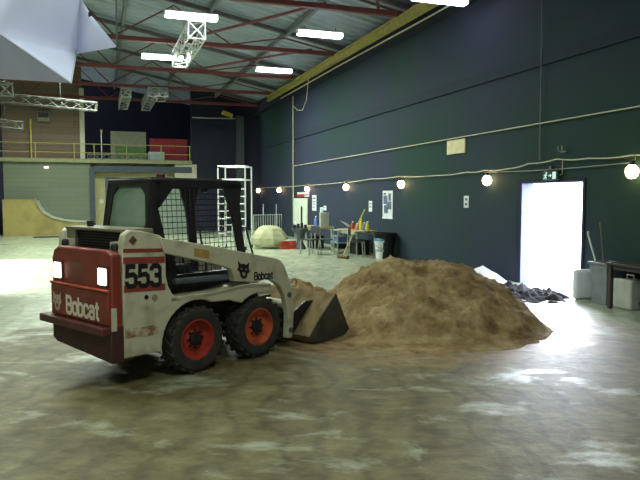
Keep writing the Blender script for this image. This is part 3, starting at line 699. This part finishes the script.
# ------------------------------------------------------------------ right side by the doorway
BIN = mat('grey_bin_plastic', (128,132,138), (114,118,126), rough=0.5)
bn = empty('grey_bin', H(8.12, .26), HALL_ROT, 'grey plastic bin with two sticks beside the bright doorway', 'bin')
def tub(mb, w0, w1, h, th=.02):
    A = [(-w0,-w0,0),(w0,-w0,0),(w0,w0,0),(-w0,w0,0)]; B = [(-w1,-w1,h),(w1,-w1,h),(w1,w1,h),(-w1,w1,h)]
    C1 = [(x*(1-th/w1), y*(1-th/w1), h) for x, y, z in B]; D_ = [(x*.9, y*.9, .03) for x, y, z in A]
    R_ = [[mb.bm.verts.new(p) for p in q_] for q_ in (A,B,C1,D_)]
    for P_, Q_ in zip(R_, R_[1:]):
        for k in range(4): mb.bm.faces.new((P_[k], P_[(k+1)%4], Q_[(k+1)%4], Q_[k]))
    mb.bm.faces.new(R_[0][::-1]); mb.bm.faces.new(R_[3]); return mb
tub(MB(), .155, .19, .66).build('body', BIN, bn, bevel=.012)
mb = MB()
for x, y, sx, sy in ((0,.195,.43,.035),(0,-.195,.43,.035),(.195,0,.035,.43),(-.195,0,.035,.43)): mb.box((x,y,.655), (sx,sy,.04))
mb.build('rim', BIN, bn, bevel=.008)
for dx, a, b_, l, m_ in ((.1,(.0,.0,.04),(.56,-.1,1.08),'white stick leaning out of the grey bin toward the doorway',WHITE_P), (-.02,(-.05,.02,.04),(.26,-.08,1.24),'thin brown stick standing taller in the grey bin',mat('brown_stick', (110,90,84), (96,78,72)))):
    o = empty('stick', H(8.12,.26), HALL_ROT, l, 'stick'); MB().tube([a, b_], .014, 6).build('shaft', m_, o); MB().lathe([(.016,0),(.018,.05),(0,.06)], b_, 'Z', 8).build('tip', m_, o)
wbg = MB(); patch(wbg, [(-.02,-.2,0),(.0,.2,0),(.02,.2,.46),(0,-.2,.5)], 6, .02)
o = MB().box((0,0,.25), (.1,.42,.5)).build('white_sack', mat('white_sack_fabric', (244,246,252), (236,238,246)), bevel=.05, seg=3); wbg.bm.free()
o.location = H(8.66, .24); o.rotation_euler = (0,0,HALL_ROT); tag(o, 'small white sack standing between grey bin and doorway', 'sack')
wx = empty('white_canister', H(7.66, .28), HALL_ROT, 'white plastic canister under the dark table by the bin', 'canister')
MB().box((0,0,.23), (.36,.26,.46)).build('body', mat('dull_white_plastic', (190,192,186), (174,176,170)), wx, bevel=.03, seg=3); MB().lathe([(0,.05),(.04,.05),(.04,0),(0,0)], (.1,0,.455), 'Z', 12).build('cap', INK, wx); MB().tube([(-.1,0,.45),(-.1,0,.52),(.03,0,.52),(.03,0,.45)], .014, 6).build('handle', WHITE_P, wx)
sb = empty('grey_pot', H(7.26,.3), HALL_ROT, 'small grey pot on the floor under the dark table', 'pot'); MB().lathe([(0,0),(.09,0),(.12,.18),(.13,.18),(.13,.2),(.11,.2),(.08,.03),(0,.03)], n=18).build('body', GREY_ST, sb, smooth=True); MB().tube([(.12,0,.17),(.17,0,.15),(.17,0,.08),(.1,0,.07)], .01, 6).build('handle', GREY_ST, sb)
DWOOD = mat('dark_table_wood', (62,54,52), (50,44,42), rough=0.45)
e = empty('dark_table', H(6.95, .33), HALL_ROT, 'dark wooden table at the right edge against the wall', 'table')
MB().box((0,0,.69), (1.75,.52,.035)).build('table_top', DWOOD, e, bevel=.004)
MB().box((0,.2,.64), (1.6,.02,.07)).box((0,-.2,.64), (1.6,.02,.07)).build('apron', DWOOD, e)
for x in (-.8,.8):
    for y in (-.21,.21): MB().box((x,y,.335), (.05,.05,.67)).build('leg', DWOOD, e)
sl = empty('folding_stool', H(6.75,.45), HALL_ROT, 'pale tube stool partly seen under the dark table at right', 'stool')
MB().box((0,0,.42), (.3,.25,.03)).build('seat', CHM, sl, bevel=.008)
for x in (-.13,.13):
    for y in (-.1,.1): MB().tube([(x*1.15,y*1.15,0),(x,y,.42)], .012, 6).build('leg', ALU, sl)
# white lump of snow/plaster by the sill and dark rubble
def mound(name, c, rx, ry, h, m, rough, label, cat, kind=None, rz=0.0, n=40, fr=3.0):
    mb = MB(); g = []
    for i in range(n+1):
        row = []
        for j in range(n+1):
            x, y = (i/n*2-1), (j/n*2-1); rr = math.hypot(x, y)
            z = h*max(0, 1-rr)**.8*1.0
            z += rough*noise.fractal(Vector((x*rx*fr, y*ry*fr, c[0])), 1.0, 2.0, 5)*min(1, max(0, 1.05-rr)*4) - (.03 if rr > 1 else 0)
            row.append(mb.bm.verts.new((x*rx, y*ry, max(-.02, z))))
        g.append(row)
    for i in range(n):
        for j in range(n): mb.bm.faces.new((g[i][j], g[i+1][j], g[i+1][j+1], g[i][j+1]))
    o = mb.build(name, m, smooth=True, sharp=0); o.location = c; o.rotation_euler = (0,0,rz)
    return tag(o, label, cat, None, kind)
mound('white_mound', H(11.35, .44), .66, .38, .30, mat('bright_white_powder', (236,238,246), (222,226,238), rough=0.8), .03, 'low white powdery mound by the left foot of the doorway', 'mound', rz=HALL_ROT)
mound('rubble_patch', H(9.55, .95), 1.15, .75, .07, mat('dark_rubble_soil', (74,70,78), (44,42,48), rough=0.9, scale=14, bump=.6, bscale=60), .11, 'dark lumpy rubble spread on the floor before the bright doorway', 'rubble', rz=HALL_ROT, n=70, fr=7.0)

# ------------------------------------------------------------------ sand heap
def sand_mat():
    m = bpy.data.materials.new('brown_sand'); m.use_nodes = True; nt = m.node_tree; nd = nt.nodes; lk = nt.links; b = nd['Principled BSDF']
    b.inputs['Roughness'].default_value = 0.95; b.inputs['Specular IOR Level'].default_value = 0.15
    tc = nd.new('ShaderNodeTexCoord')
    n1 = nd.new('ShaderNodeTexNoise'); n1.inputs['Scale'].default_value = 2.6; n1.inputs['Detail'].default_value = 10; n1.inputs['Roughness'].default_value = .7; lk.new(tc.outputs['Object'], n1.inputs['Vector'])
    r = nd.new('ShaderNodeValToRGB'); e = r.color_ramp.elements; e.new(.5)
    for q, (p, c) in zip(e, ((.34,(128,100,66)), (.5,(184,154,110)), (.66,(220,196,150)))): q.position = p; q.color = (*lin(c), 1)
    lk.new(n1.outputs['Fac'], r.inputs['Fac']); lk.new(r.outputs['Color'], b.inputs['Base Color'])
    n2 = nd.new('ShaderNodeTexNoise'); n2.inputs['Scale'].default_value = 22; n2.inputs['Detail'].default_value = 8; n2.inputs['Roughness'].default_value = .75; lk.new(tc.outputs['Object'], n2.inputs['Vector'])
    bp = nd.new('ShaderNodeBump'); bp.inputs['Strength'].default_value = 1.0; bp.inputs['Distance'].default_value = .09
    lk.new(n2.outputs['Fac'], bp.inputs['Height']); lk.new(bp.outputs['Normal'], b.inputs['Normal'])
    return m
SAND = sand_mat()
def sand_h(x, y):
    # ridge between two summits, long skirt toward the camera
    p1, p2 = Vector((1.02, 9.25)), Vector((1.95, 9.1)); q = Vector((x, y)); d = p2-p1
    f = max(0, min(1, (q-p1).dot(d)/d.length_squared)); c = p1+d*f; v = q-c
    rx = 1.2 if v.x < 0 else 1.12; ry = 1.95 if v.y < 0 else 1.5
    rr = math.hypot(v.x/rx, v.y/ry)
    top = .87 - .09*f
    h = top*max(0, 1-rr)**.95 if rr < 1 else 0
    if rr < .35: h -= top*.12*(1-rr/.35)**1.5*.6
    sk = .11*max(0, 1-math.hypot((x-1.35)/1.75, (y-8.55)/1.75))**.8
    left = .40*math.exp(-((x+.45)/.62)**2-((y-9.75)/.85)**2) + .14*math.exp(-((x-.05)/.5)**2-((y-8.9)/.6)**2)
    h = max(h, 0) + .45*sk; h = max(h, left) + .25*min(h, left)
    e = min(1, h/.12)
    h += e*(  .07*noise.fractal(Vector((x*1.7, y*1.7, 3)), 1, 2, 4) + .045*noise.fractal(Vector((x*6, y*6, 1)), 1, 2, 4))
    h += e*(.06*abs(noise.noise(Vector((x*2.5, y*6, 7))))+.03*noise.fractal(Vector((x*14, y*14, 2)), 1, 2, 3))
    return h if h > .004 else -.03
mb = MB(); nx, ny = 190, 190; g = []
for i in range(nx+1):
    g.append([mb.bm.verts.new((-1.75+5.6*i/nx, 6.3+5.6*j/ny, sand_h(-1.75+5.6*i/nx, 6.3+5.6*j/ny))) for j in range(ny+1)])
for i in range(nx):
    for j in range(ny): mb.bm.faces.new((g[i][j], g[i+1][j], g[i+1][j+1], g[i][j+1]))
bmesh.ops.delete(mb.bm, geom=[f for f in mb.bm.faces if all(v.co.z < -.02 for v in f.verts)], context='FACES')
o = mb.build('sand_heap', SAND, smooth=True, sharp=0); tag(o, 'large brown heap of sand on the concrete in front of the loader bucket', 'sand heap')

# ------------------------------------------------------------------ skid steer loader
TH = math.radians(48.5)
LD = empty('skid_steer_loader', (-1.623, 6.508, 0), TH, 'white and red compact skid steer loader with black cab, parked facing the sand', 'loader')
# local: x forward, y to its left (away from camera), z up, rear axle at x = 0
def mirror_box(mb, x0, x1, y0, y1, z0, z1):
    for sg in (-1, 1): mb.hbox(x0, x1, min(sg*y0, sg*y1), max(sg*y0, sg*y1), z0, z1)
    return mb
MB().hbox(-.68, 1.02, -.36, .36, .26, .82).build('chassis', CAB, LD, bevel=.02)
# rear towers with fender over the wheels, one per side
def arc(cx, cz, r, a0, a1, n=10): return [(cx+r*math.cos(math.radians(a0+(a1-a0)*k/n)), cz+r*math.sin(math.radians(a0+(a1-a0)*k/n))) for k in range(n+1)]
for sg in (-1, 1):
    y0, y1 = sg*.58, sg*.50
    poly = [(-.79,.28), (-.79,1.30), (-.77,1.37), (-.71,1.41), (-.6,1.40), (-.40,1.35), (-.345,1.3), (-.345,.98), (-.32,.87), (-.27,.79), (-.18,.745), (.22,.765), (.62,.80), (1.0,.765), (1.03,.70)]
    poly += arc(.81,.31,.375,78,128,6) + [(.42,.655)] + arc(0,.31,.40,62,190,12) + [(-.43,.28)]
    MB().xz(poly, y0, y1).build('side_tower', LOAD_W, LD, bevel=.012)
    MB().hbox(-.78, -.36, min(sg*.5, sg*.36), max(sg*.5, sg*.36), .3, 1.3).build('tower_inner', LOAD_W, LD)
    # fender top plate
    mb = MB(); mb.prism([(-.3,.77),(.2,.765),(.62,.80),(1.0,.765),(1.0,.72),(.62,.755),(.2,.72),(-.3,.72)], lambda p: (p[0], sg*.58, p[1]), lambda p: (p[0], sg*.35, p[1])); mb.build('fender', LOAD_W, LD, bevel=.008)
    # stripes, number and rust patch on the tower
    ys = sg*.583; ye = sg*.578
    for z0, z1, z2, z3 in ((1.215,1.25,1.195,1.165), (1.115,1.175,1.125,1.07), (.865,.925,.895,.84)):
        MB().xz([(-.785,z0), (-.785,z1), (-.36,z1-.02), (-.36,z0-.02)], ys, ye).build('stripe', STRIPE, LD)
    MB().xz([(-.78,.455), (-.78,.545), (-.62,.535), (-.5,.54), (-.44,.515), (-.45,.45), (-.58,.445), (-.66,.46)], ys, ye).build('rust_patch', mat('rusty_brown', (126,92,62), (190,176,150), rough=0.8, scale=14), LD)
    text('553', 'number_lettering', .175, frame4((-.585, sg*.5845, .995), (1,0,-.05) if sg < 0 else (-1,0,.05), (0,0,1)), INK, LD, .25, .86)
    MB().lathe([(0,.0),(.022,0),(.022,.006),(0,.006)], (-.56, sg*.583, .80), 'Y', 12).build('filler_hole', INK, LD)
    MB().lathe([(0,-.01),(.028,-.01),(.03,.008),(0,.008)], (-.475, sg*.583, .79), 'Y', 6).build('latch', mat('latch_brown', (150,130,104), (130,110,88)), LD)
    MB().box((-.69, sg*.585, 1.32), (.055,.02,.055), Matrix.Rotation(.78, 3, 'Y')).build('pivot_pin', mat('pivot_brown', (96,56,40), (80,48,36)), LD, bevel=.004)
# lift arms, one per side: the arm, its curved front leg
ARM = [(-.43,1.335), (.17,1.225), (1.05,1.04), (1.13,1.01), (1.19,.945), (1.285,.74), (1.335,.45), (1.31,.13), (1.23,.13), (1.245,.4), (1.185,.62), (1.11,.735), (1.0,.80), (.92,.835), (.79,.80), (.46,.845), (.42,.975), (.17,1.05), (-.37,1.185)]
for sg in (-1, 1):
    a = MB().xz(ARM, sg*.60, sg*.52).build('lift_arm', LOAD_W, LD, bevel=.01)
    ys = sg*.603; ye = sg*.597
    text('Bobcat', 'arm_lettering', .075, frame4((.865, sg*.6035, .868), (1,0,-.03) if sg < 0 else (-1,0,.03), (0,0,1)), INK, a, .23, .92)
    if sg < 0: MB().xz([(.72,1.07),(.88,1.035),(.88,1.02),(.72,1.055)], ys, ye).build('arm_decal', mat('faded_blue_decal', (150,156,164), (170,172,172)), a)
    MB().xz([(-.04,1.215),(.14,1.18),(.14,1.10),(-.04,1.135)], ys, ye).build('warning_decal', mat('yellowed_decal', (176,146,70), (150,120,60)), a)
    # cat head mark
    cx, cz, k = .585, .955, .085
    head = [(-.9,1.0),(-.45,.62),(0,.72),(.45,.62),(.9,1.0),(.82,.25),(1.0,-.15),(.62,-.4),(.5,-.85),(.2,-1.1),(-.2,-1.1),(-.5,-.85),(-.62,-.4),(-1.0,-.15),(-.82,.25)]
    sh_ = lambda p: (cx + p[0]*k, cz + p[1]*k - .2*p[0]*k)
    MB().xz([sh_(p) for p in head], ys, ye).build('cat_emblem', INK, a)
    mb = MB()
    for e_ in (-1, 1): mb.xz([sh_((e_*.5,.2)), sh_((e_*.15,0)), sh_((e_*.42,-.02))], sg*.6045, ye)
    mb.xz([sh_(p) for p in ((-.25,-.42),(0,-.3),(.25,-.42),(.12,-.75),(-.12,-.75))], sg*.6045, ye)
    mb.build('emblem_eyes', LOAD_W, a)
    # lift cylinder and pivot
    MB().tube([(-.2, sg*.5, .9), (.62, sg*.5, .88)], .03, 10).build('lift_cylinder', GREY_ST, LD)
    for x, z in ((1.255,.62), (1.275,.22)): MB().lathe([(0,-.012),(.03,-.012),(.03,.012),(0,.012)], (x, sg*.60, z), 'Y', 12).build('arm_pin', GREY_ST, a)
MB().tube([(1.285,-.52,.5),(1.285,.52,.5)], .05, 12).build('cross_tube', LOAD_W, LD, smooth=True)
for y in (-.3,.3): MB().tube([(1.0,y,.62),(1.36,y,.30)], .032, 10).build('tilt_cylinder', GREY_ST, LD)
MB().tube([(1.36+.045*math.cos(k*PI/6), -.57, .74+.045*math.sin(k*PI/6)) for k in range(-4,7)], .012, 6).build('hose_hook', mat('hook_tan', (150,134,104), (130,116,90)), LD)
# quick coupler and bucket
MB().xz([(1.27,.08),(1.36,.08),(1.46,.42),(1.38,.44)], -.44, .44).build('coupler_plate', CAB, LD, bevel=.008)
BKT = mat('worn_bucket_steel', (128,108,74), (88,76,54), rough=0.8, scale=7, spec=.2, lo=.4, hi=.7)
BSIDE = mat('bucket_side_steel', (72,68,56), (54,51,44), rough=0.7, scale=6)
BW = .62
top, tip, bot, back = (2.02,.55), (2.30,.03), (1.62,.015), (1.36,.10)
bk_ = empty('bucket', (0,0,0)); bk_.parent = LD
th = .018
prof = [top, (1.86,.41), (1.68,.24), (1.55,.10), bot, tip]
inn = [(2.30,.045), (1.63,.037), (1.58,.105), (1.70,.235), (1.875,.40), (2.03,.53)]
# the shell as strips so that it stays convex
mb = MB()
for (a, b_), (c_, d_) in zip(zip(prof, prof[1:]), zip(inn[::-1], inn[::-1][1:])):
    mb.xz([a, b_, d_, c_], -BW, BW)
mb.build('shell', BKT, bk_)
for sg in (-1, 1): MB().xz(prof, sg*BW, sg*(BW+.018)).build('side_plate', BSIDE, bk_)
MB().hbox(2.2, 2.36, -BW-.015, BW+.015, .012, .034).build('cutting_edge', GREY_ST, bk_, bevel=.004)
for y in (-.36, 0, .36):
    MB().xz([(1.42,.06),(1.44,.30),(1.76,.46),(1.90,.46),(1.68,.24),(1.55,.10)], y-.015, y+.015).build('rib', CAB, bk_)
# wheels
def wheel(x, sg, rimm):
    c = (x, sg*.485, .326); T = MB()
    R_, wd = .322, .125
    T.lathe([(.19,-wd*.75),(.205,-wd*.9),(.26,-wd),(.29,-wd*.96),(R_-.012,-wd*.78),(R_-.008,0),(R_-.012,wd*.78),(.29,wd*.96),(.26,wd),(.205,wd*.9),(.19,wd*.75)], c, 'Y', 48)
    for k in range(20):
        for sd in (-1, 1):
            a = 2*PI*(k+.5*(sd > 0))/20
            Rm = Matrix.Rotation(-a, 3, 'Y')
            T.box(Vector(c)+Rm @ Vector((R_-.008, sd*.062, 0)), (.022,.12,.034), Rm @ Matrix.Rotation(sd*.5, 3, 'X'))
    w_ = T.build('wheel', RUBBER, LD, smooth=True, sharp=30)
    o_ = sg*wd
    MB().lathe([(.192,o_*.72),(.2,o_*.86),(.186,o_*.88),(.17,o_*.6),(.165,o_*.35),(.12,o_*.28),(.09,o_*.42),(.06,o_*.45),(0,o_*.45)], c, 'Y', 36).build('rim', rimm, w_, smooth=True)
    MB().lathe([(.068,o_*.44),(.066,o_*.62),(.05,o_*.7),(0,o_*.7)], c, 'Y', 16).build('hub', CAB, w_, smooth=True)
    mb = MB()
    for k in range(8):
        a = 2*PI*k/8; mb.lathe([(.012,o_*.4),(.012,o_*.56),(0,o_*.56)], (c[0]+.085*math.cos(a), c[1], c[2]+.085*math.sin(a)), 'Y', 6)
    mb.build('wheel_nuts', CAB, w_)
RIM1 = mat('red_wheel_rim', (160,52,36), (126,42,32), rough=0.5, scale=9); RIM2 = mat('orange_wheel_rim', (184,86,50), (144,66,42), rough=0.55, scale=9)
for sg in (-1, 1): wheel(0, sg, RIM1); wheel(.81, sg, RIM2)
MB().tube([(0,-.42,.312),(0,.42,.312)], .05, 10).build('axle', CAB, LD); MB().tube([(.81,-.42,.312),(.81,.42,.312)], .05, 10).build('axle', CAB, LD)
# rear door, bumper, lamps
MB().yz([(-.57,.52),(.5,.52),(.5,1.12),(.46,1.2),(.38,1.235),(-.48,1.235),(-.57,1.2)], -.90, -.795).build('tailgate', LOAD_R, LD, bevel=.02, seg=3)
MB().yz([(-.545,.58),(.485,.58),(.485,.875),(-.545,.875)], -.925, -.88).build('lower_tailgate', LOAD_R, LD, bevel=.012)
MB().hbox(-.935, -.88, -.55, .49, .875, .895).build('tailgate_ledge', mat('worn_red_edge', (176,84,60), (150,62,44)), LD, bevel=.005)
MB().prism([(-.57,.58),(.5,.58),(.5,.35),(.42,.31),(-.57,.255)], lambda p: (-.91,p[0],p[1]), lambda p: (-.69,p[0],p[1])).build('belly_guard', mat('dark_red_steel', (66,38,32), (50,32,28), rough=0.6), LD, bevel=.012)
MB().hbox(-.99, -.86, -.55, .61, .50, .575).build('bumper', mat('bumper_red', (92,46,36), (70,38,32), rough=0.5), LD, bevel=.012)
MB().hbox(-.905, -.86, -.585, -.565, .54, .74).build('corner_strip', LOAD_W, LD)
RL = mat('lit_rear_lamp', (255,240,230), (255,236,226), emit=(255,226,206), estr=9)
for y in (.36, -.45):
    l_ = MB().hbox(-.912, -.898, y-.08, y+.08, .915, 1.095).build('lamp_bezel', INK, LD)
    MB().hbox(-.925, -.91, y-.062, y+.062, .935, 1.08).build('lamp_lens', RL, l_, bevel=.01, seg=2)
MB().hbox(-.91, -.898, -.1, .12, 1.03, 1.10).build('rear_plate', mat('olive_plate', (120,84,52), (104,70,44)), LD)
text('Bobcat', 'rear_lettering', .15, frame4((-.9275, -.11, .70), (0,-1,0), (0,0,1)), CREAM_INK, LD, .22, 1.0)
cy, cz, k = .36, .715, .085
MB().yz([(cy-p[0]*k, cz+p[1]*k) for p in head], -.928, -.92).build('rear_emblem', mat('pale_emblem', (196,170,150), (182,150,130)), LD)
mb = MB()
for e_ in (-1, 1): mb.yz([(cy-e_*.5*k,cz+.2*k), (cy-e_*.15*k,cz), (cy-e_*.42*k,cz-.02*k)], -.9295, -.92)
mb.yz([(cy-p[0]*k, cz+p[1]*k) for p in ((-.25,-.42),(0,-.3),(.25,-.42),(.12,-.75),(-.12,-.75))], -.9295, -.92); mb.build('emblem_eyes', LOAD_R, LD)
for y in (.42, -.47): MB().lathe([(0,0),(.035,0),(.035,.045),(.02,.06),(0,.06)], (-.80,y,1.235), 'Z', 12).build('rubber_stop', CAB, LD, smooth=True)
# engine bay surround behind cab: open box
HOODM = mat('grey_green_hood', (118,116,92), (98,96,76), rough=0.55, scale=6)
mb = MB(); mb.hbox(-.74,-.42,.50,.54,1.20,1.40).hbox(-.74,-.42,-.50,-.46,1.20,1.40).hbox(-.74,-.42,-.5,.54,1.385,1.415).hbox(-.74,-.70,.36,.54,1.2,1.40)
mb.build('engine_bay_frame', HOODM, LD, bevel=.008)
MB().hbox(-.70,-.44,-.46,.50,1.19,1.385).build('radiator', DARK, LD)
mb = MB()
for k_ in range(6): mb.hbox(-.708,-.70,-.46,.36,1.225+.026*k_,1.233+.026*k_)
mb.build('grille_slats', CAB, LD)
MB().tube([(-.6,.30,1.415),(-.6,.30,1.47)], .035, 10).build('exhaust', CAB, LD)
# cab
cab = empty('cab', (0,0,0)); cab.parent = LD
YB0, YT0 = .44, .38
RB, RT = (-.42,1.22), (-.35,1.86)     # rear bottom / top (x, z)
def yz_at(z): return YB0 + (YT0-YB0)*(z-1.0)/(.86)
MB().prism([(-.36,YT0),(.72,YT0),(.76,YT0-.05),(.76,-YT0+.05),(.72,-YT0),(-.36,-YT0)], lambda p: (p[0],p[1],1.835), lambda p: (p[0],p[1],1.875)).build('roof', CAB, cab, bevel=.012)
MB().hbox(-.3,.6,-.26,.26,1.875,1.89).build('roof_plate', CAB, cab, bevel=.006)
def rear_pt(y, z):
    f = (z-RB[1])/(RT[1]-RB[1]); return (RB[0]+(RT[0]-RB[0])*f, y)
# rear frame with chamfered window
outer = [(-.44,1.22),(.44,1.22),(.38,1.86),(-.38,1.86)]
win = [(-.30,1.39),(.31,1.36),(.33,1.42),(.28,1.72),(.2,1.80),(-.2,1.80),(-.29,1.72),(-.33,1.46)]
def R3(p, off=0): 
    x, y = rear_pt(p[0], p[1]); return (x+off, y, p[1])
mb = MB(); bm = mb.bm
ring_o = [(-.44,1.22),(.44,1.22),(.425,1.40),(.395,1.72),(.38,1.86),(-.38,1.86),(-.395,1.72),(-.425,1.40)]
for off in (0, .05):
    A = [bm.verts.new(R3(p, off)) for p in ring_o]; B = [bm.verts.new(R3(p, off)) for p in win]
    for k_ in range(8): bm.faces.new((A[k_], A[(k_+1)%8], B[(k_+1)%8], B[k_]))
    if off == 0: A0_, B0_ = A, B
for X0, X1 in ((A0_, A), (B0_, B)):
    for k_ in range(8): bm.faces.new((X0[k_], X0[(k_+1)%8], X1[(k_+1)%8], X1[k_]))
mb.build('rear_frame', CAB, cab)
GLM = bpy.data.materials.new('dusty_green_glass'); GLM.use_nodes = True
nt = GLM.node_tree; bs = nt.nodes['Principled BSDF']; bs.inputs['Base Color'].default_value = (*lin((128,150,128)),1); bs.inputs['Roughness'].default_value = .35
n_ = nt.nodes.new('ShaderNodeTexNoise'); n_.inputs['Scale'].default_value = 5; tc_ = nt.nodes.new('ShaderNodeTexCoord'); nt.links.new(tc_.outputs['Object'], n_.inputs['Vector'])
mr_ = nt.nodes.new('ShaderNodeMapRange'); mr_.inputs['To Min'].default_value = .45; mr_.inputs['To Max'].default_value = .8; nt.links.new(n_.outputs['Fac'], mr_.inputs['Value']); nt.links.new(mr_.outputs[0], bs.inputs['Alpha'])
mb = MB(); mb.prism(win, lambda p: R3(p,.018), lambda p: R3(p,.026)); mb.build('rear_window', GLM, cab)
# side frames with wire mesh screens; front pillar is a tapering wedge
def side_y(z): return yz_at(z)
for sg in (-1, 1):
    S_ = lambda x, z, o=0: (x, sg*(side_y(z)-o), z)
    def plate(poly, o0=0, o1=.035): return MB().prism(poly, lambda p: S_(p[0],p[1],o0), lambda p: S_(p[0],p[1],o1))
    plate([(-.42,1.22),(-.35,1.86),(-.25,1.86),(-.30,1.62),(-.22,1.22)]).build('rear_pillar', CAB, cab)
    plate([(-.35,1.79),(-.35,1.86),(.75,1.86),(.75,1.79)]).build('roof_rail', CAB, cab)
    plate([(.50,1.83),(.76,1.83),(.72,1.62),(.74,1.3),(.80,.9),(.71,.9),(.64,1.35),(.60,1.55)]).build('front_pillar', CAB, cab)
    plate([(-.42,.82),(-.42,1.24),(-.18,1.24),(-.13,1.06),(-.13,.82)]).build('lower_side', CAB, cab)
    plate([(-.13,.82),(-.13,.95),(.78,.95),(.80,.82)]).build('side_sill', CAB, cab)
    plate([(-.28,1.60),(-.28,1.80),(-.10,1.80)]).build('corner_gusset', CAB, cab)
    if sg > 0: continue
    mb = MB()
    for k_ in range(17):
        x0 = -.24+.055*k_
        if x0 > .70: continue
        zt = 1.82; mb.tube([S_(x0,.93,.02), S_(x0-.0,zt,.02)], .0038, 4, False)
    for k_ in range(16): 
        z0 = .96+.055*k_; mb.tube([S_(-.30,z0,.02), S_(.68 if z0 < 1.5 else .60,z0,.02)], .0038, 4, False)
    mb.build('wire_screen', INK, cab)
MB().hbox(-.40,.5,-.36,.36,.80,.86).build('cab_floor', DARK, cab)
st_ = MB(); st_.hbox(-.22,.22,-.24,.24,.86,1.02).build('seat_cushion', DARK, cab, bevel=.04, seg=3)
MB().prism([(-.30,1.0),(-.2,1.0),(-.26,1.42),(-.34,1.42)], lambda p: (p[0],-.22,p[1]), lambda p: (p[0],.22,p[1])).build('seat_back', DARK, cab, bevel=.03)
for y in (-.2,.2): MB().tube([(.42,y,.86),(.42,y,1.1),(.36,y,1.18)], .014, 6).build('control_lever', CAB, cab)
for sg in (-1,1): MB().tube([(.80, sg*.40, 1.38), (.84, sg*.42, 1.2), (.91, sg*.42, 1.0)], .011, 6).build('grab_rail', CAB, cab)
MB().hbox(.60,.98,-.36,.36,.82,.86).build('front_step', CAB, LD)
for sg in (-1,1):
    l_ = MB().lathe([(0,0),(.035,0),(.04,.05),(0,.05)], (.76, sg*.28, 1.79), 'X', 12).build('front_lamp', CAB, cab, smooth=True)
MB().lathe([(0,0),(.05,0),(.045,.05),(0,.06)], (.15,.2,1.89), 'Z', 14).build('beacon', mat('dark_red_beacon', (96,20,22), (80,16,18)), cab, smooth=True)

# ------------------------------------------------------------------ light
W = bpy.data.worlds.new('daylight'); SC.world = W; W.use_nodes = True
W.node_tree.nodes['Background'].inputs[0].default_value = (.80,.87,1.0,1); W.node_tree.nodes['Background'].inputs[1].default_value = 14.0
# portal for the doorway daylight
pa = point_area('doorway_portal', H((dS0+dS1)/2, -.28, dH/2), (0,0,0), dS1-dS0, dH, 1, (1,1,1)); pa.data.cycles.is_portal = True
pa.rotation_euler = Matrix((( D.x, 0, -N.x), (D.y, 0, -N.y), (0, 1, 0))).to_euler()
su = bpy.data.lights.new('sun', 'SUN'); su.energy = 15; su.angle = .5; su.color = (.80,.87,1.0)
so = bpy.data.objects.new('sun', su); COL.objects.link(so)
so.rotation_euler = Vector((-.25,-.95,-.36)).normalized().to_track_quat('-Z','Y').to_euler()
# unseen area fills added below the roof to brighten the hall
for s, t, p, sz in ((14.8, 5.6, 210, 1.5), (19.5, 4.6, 390, 1.5), (23.0, 8.0, 760, 2.0), (24.0, 3.4, 400, 1.5), (17.5, 11.0, 560, 2.0), (29.0, 10.0, 240, 2.0), (8.0, 8.4, 200, 2.0), (2.0, 6.5, 190, 2.0), (4.0, 11.0, 150, 2.0)):
    point_area('roof_fill', H(s, t, 6.0), (0,0,0), sz, sz*.5, p, (.88,1.0,.86))
l_ = point_area('canopy_fill', (-.5,-.6,.9), (Vector((-1.4,4.6,2.0))).to_track_quat('-Z','Y').to_euler(), 1.2, 1.2, 54, (.88,.93,1.0))  # unseen fill added low by the camera to brighten the canopy
for s, t, p in ((24.0, 12.5, 500),):  # unseen spot added to make the bright band on the left floor
    l = bpy.data.lights.new('floor_fill_spot', 'SPOT'); l.energy = p*40; l.spot_size = .46; l.spot_blend = .5; l.color = (1,1,.85); l.shadow_soft_size = .3
    o = bpy.data.objects.new('floor_fill_spot', l); COL.objects.link(o); o.location = H(s, t, 6.0); tgt = ground(5, 269); o.rotation_euler = (tgt-o.location).to_track_quat('-Z','Y').to_euler()

# ------------------------------------------------------------------ camera
cd = bpy.data.cameras.new('camera'); cd.sensor_width = 36; cd.lens = 36; cd.clip_end = 200
co = bpy.data.objects.new('camera', cd); COL.objects.link(co); co.location = (0,0,CAMH); co.rotation_euler = (PI/2-PITCH, 0, 0)
SC.camera = co
SC.view_settings.view_transform = 'Standard'; SC.view_settings.look = 'None'; SC.view_settings.exposure = 0.0; SC.view_settings.gamma = 1.0
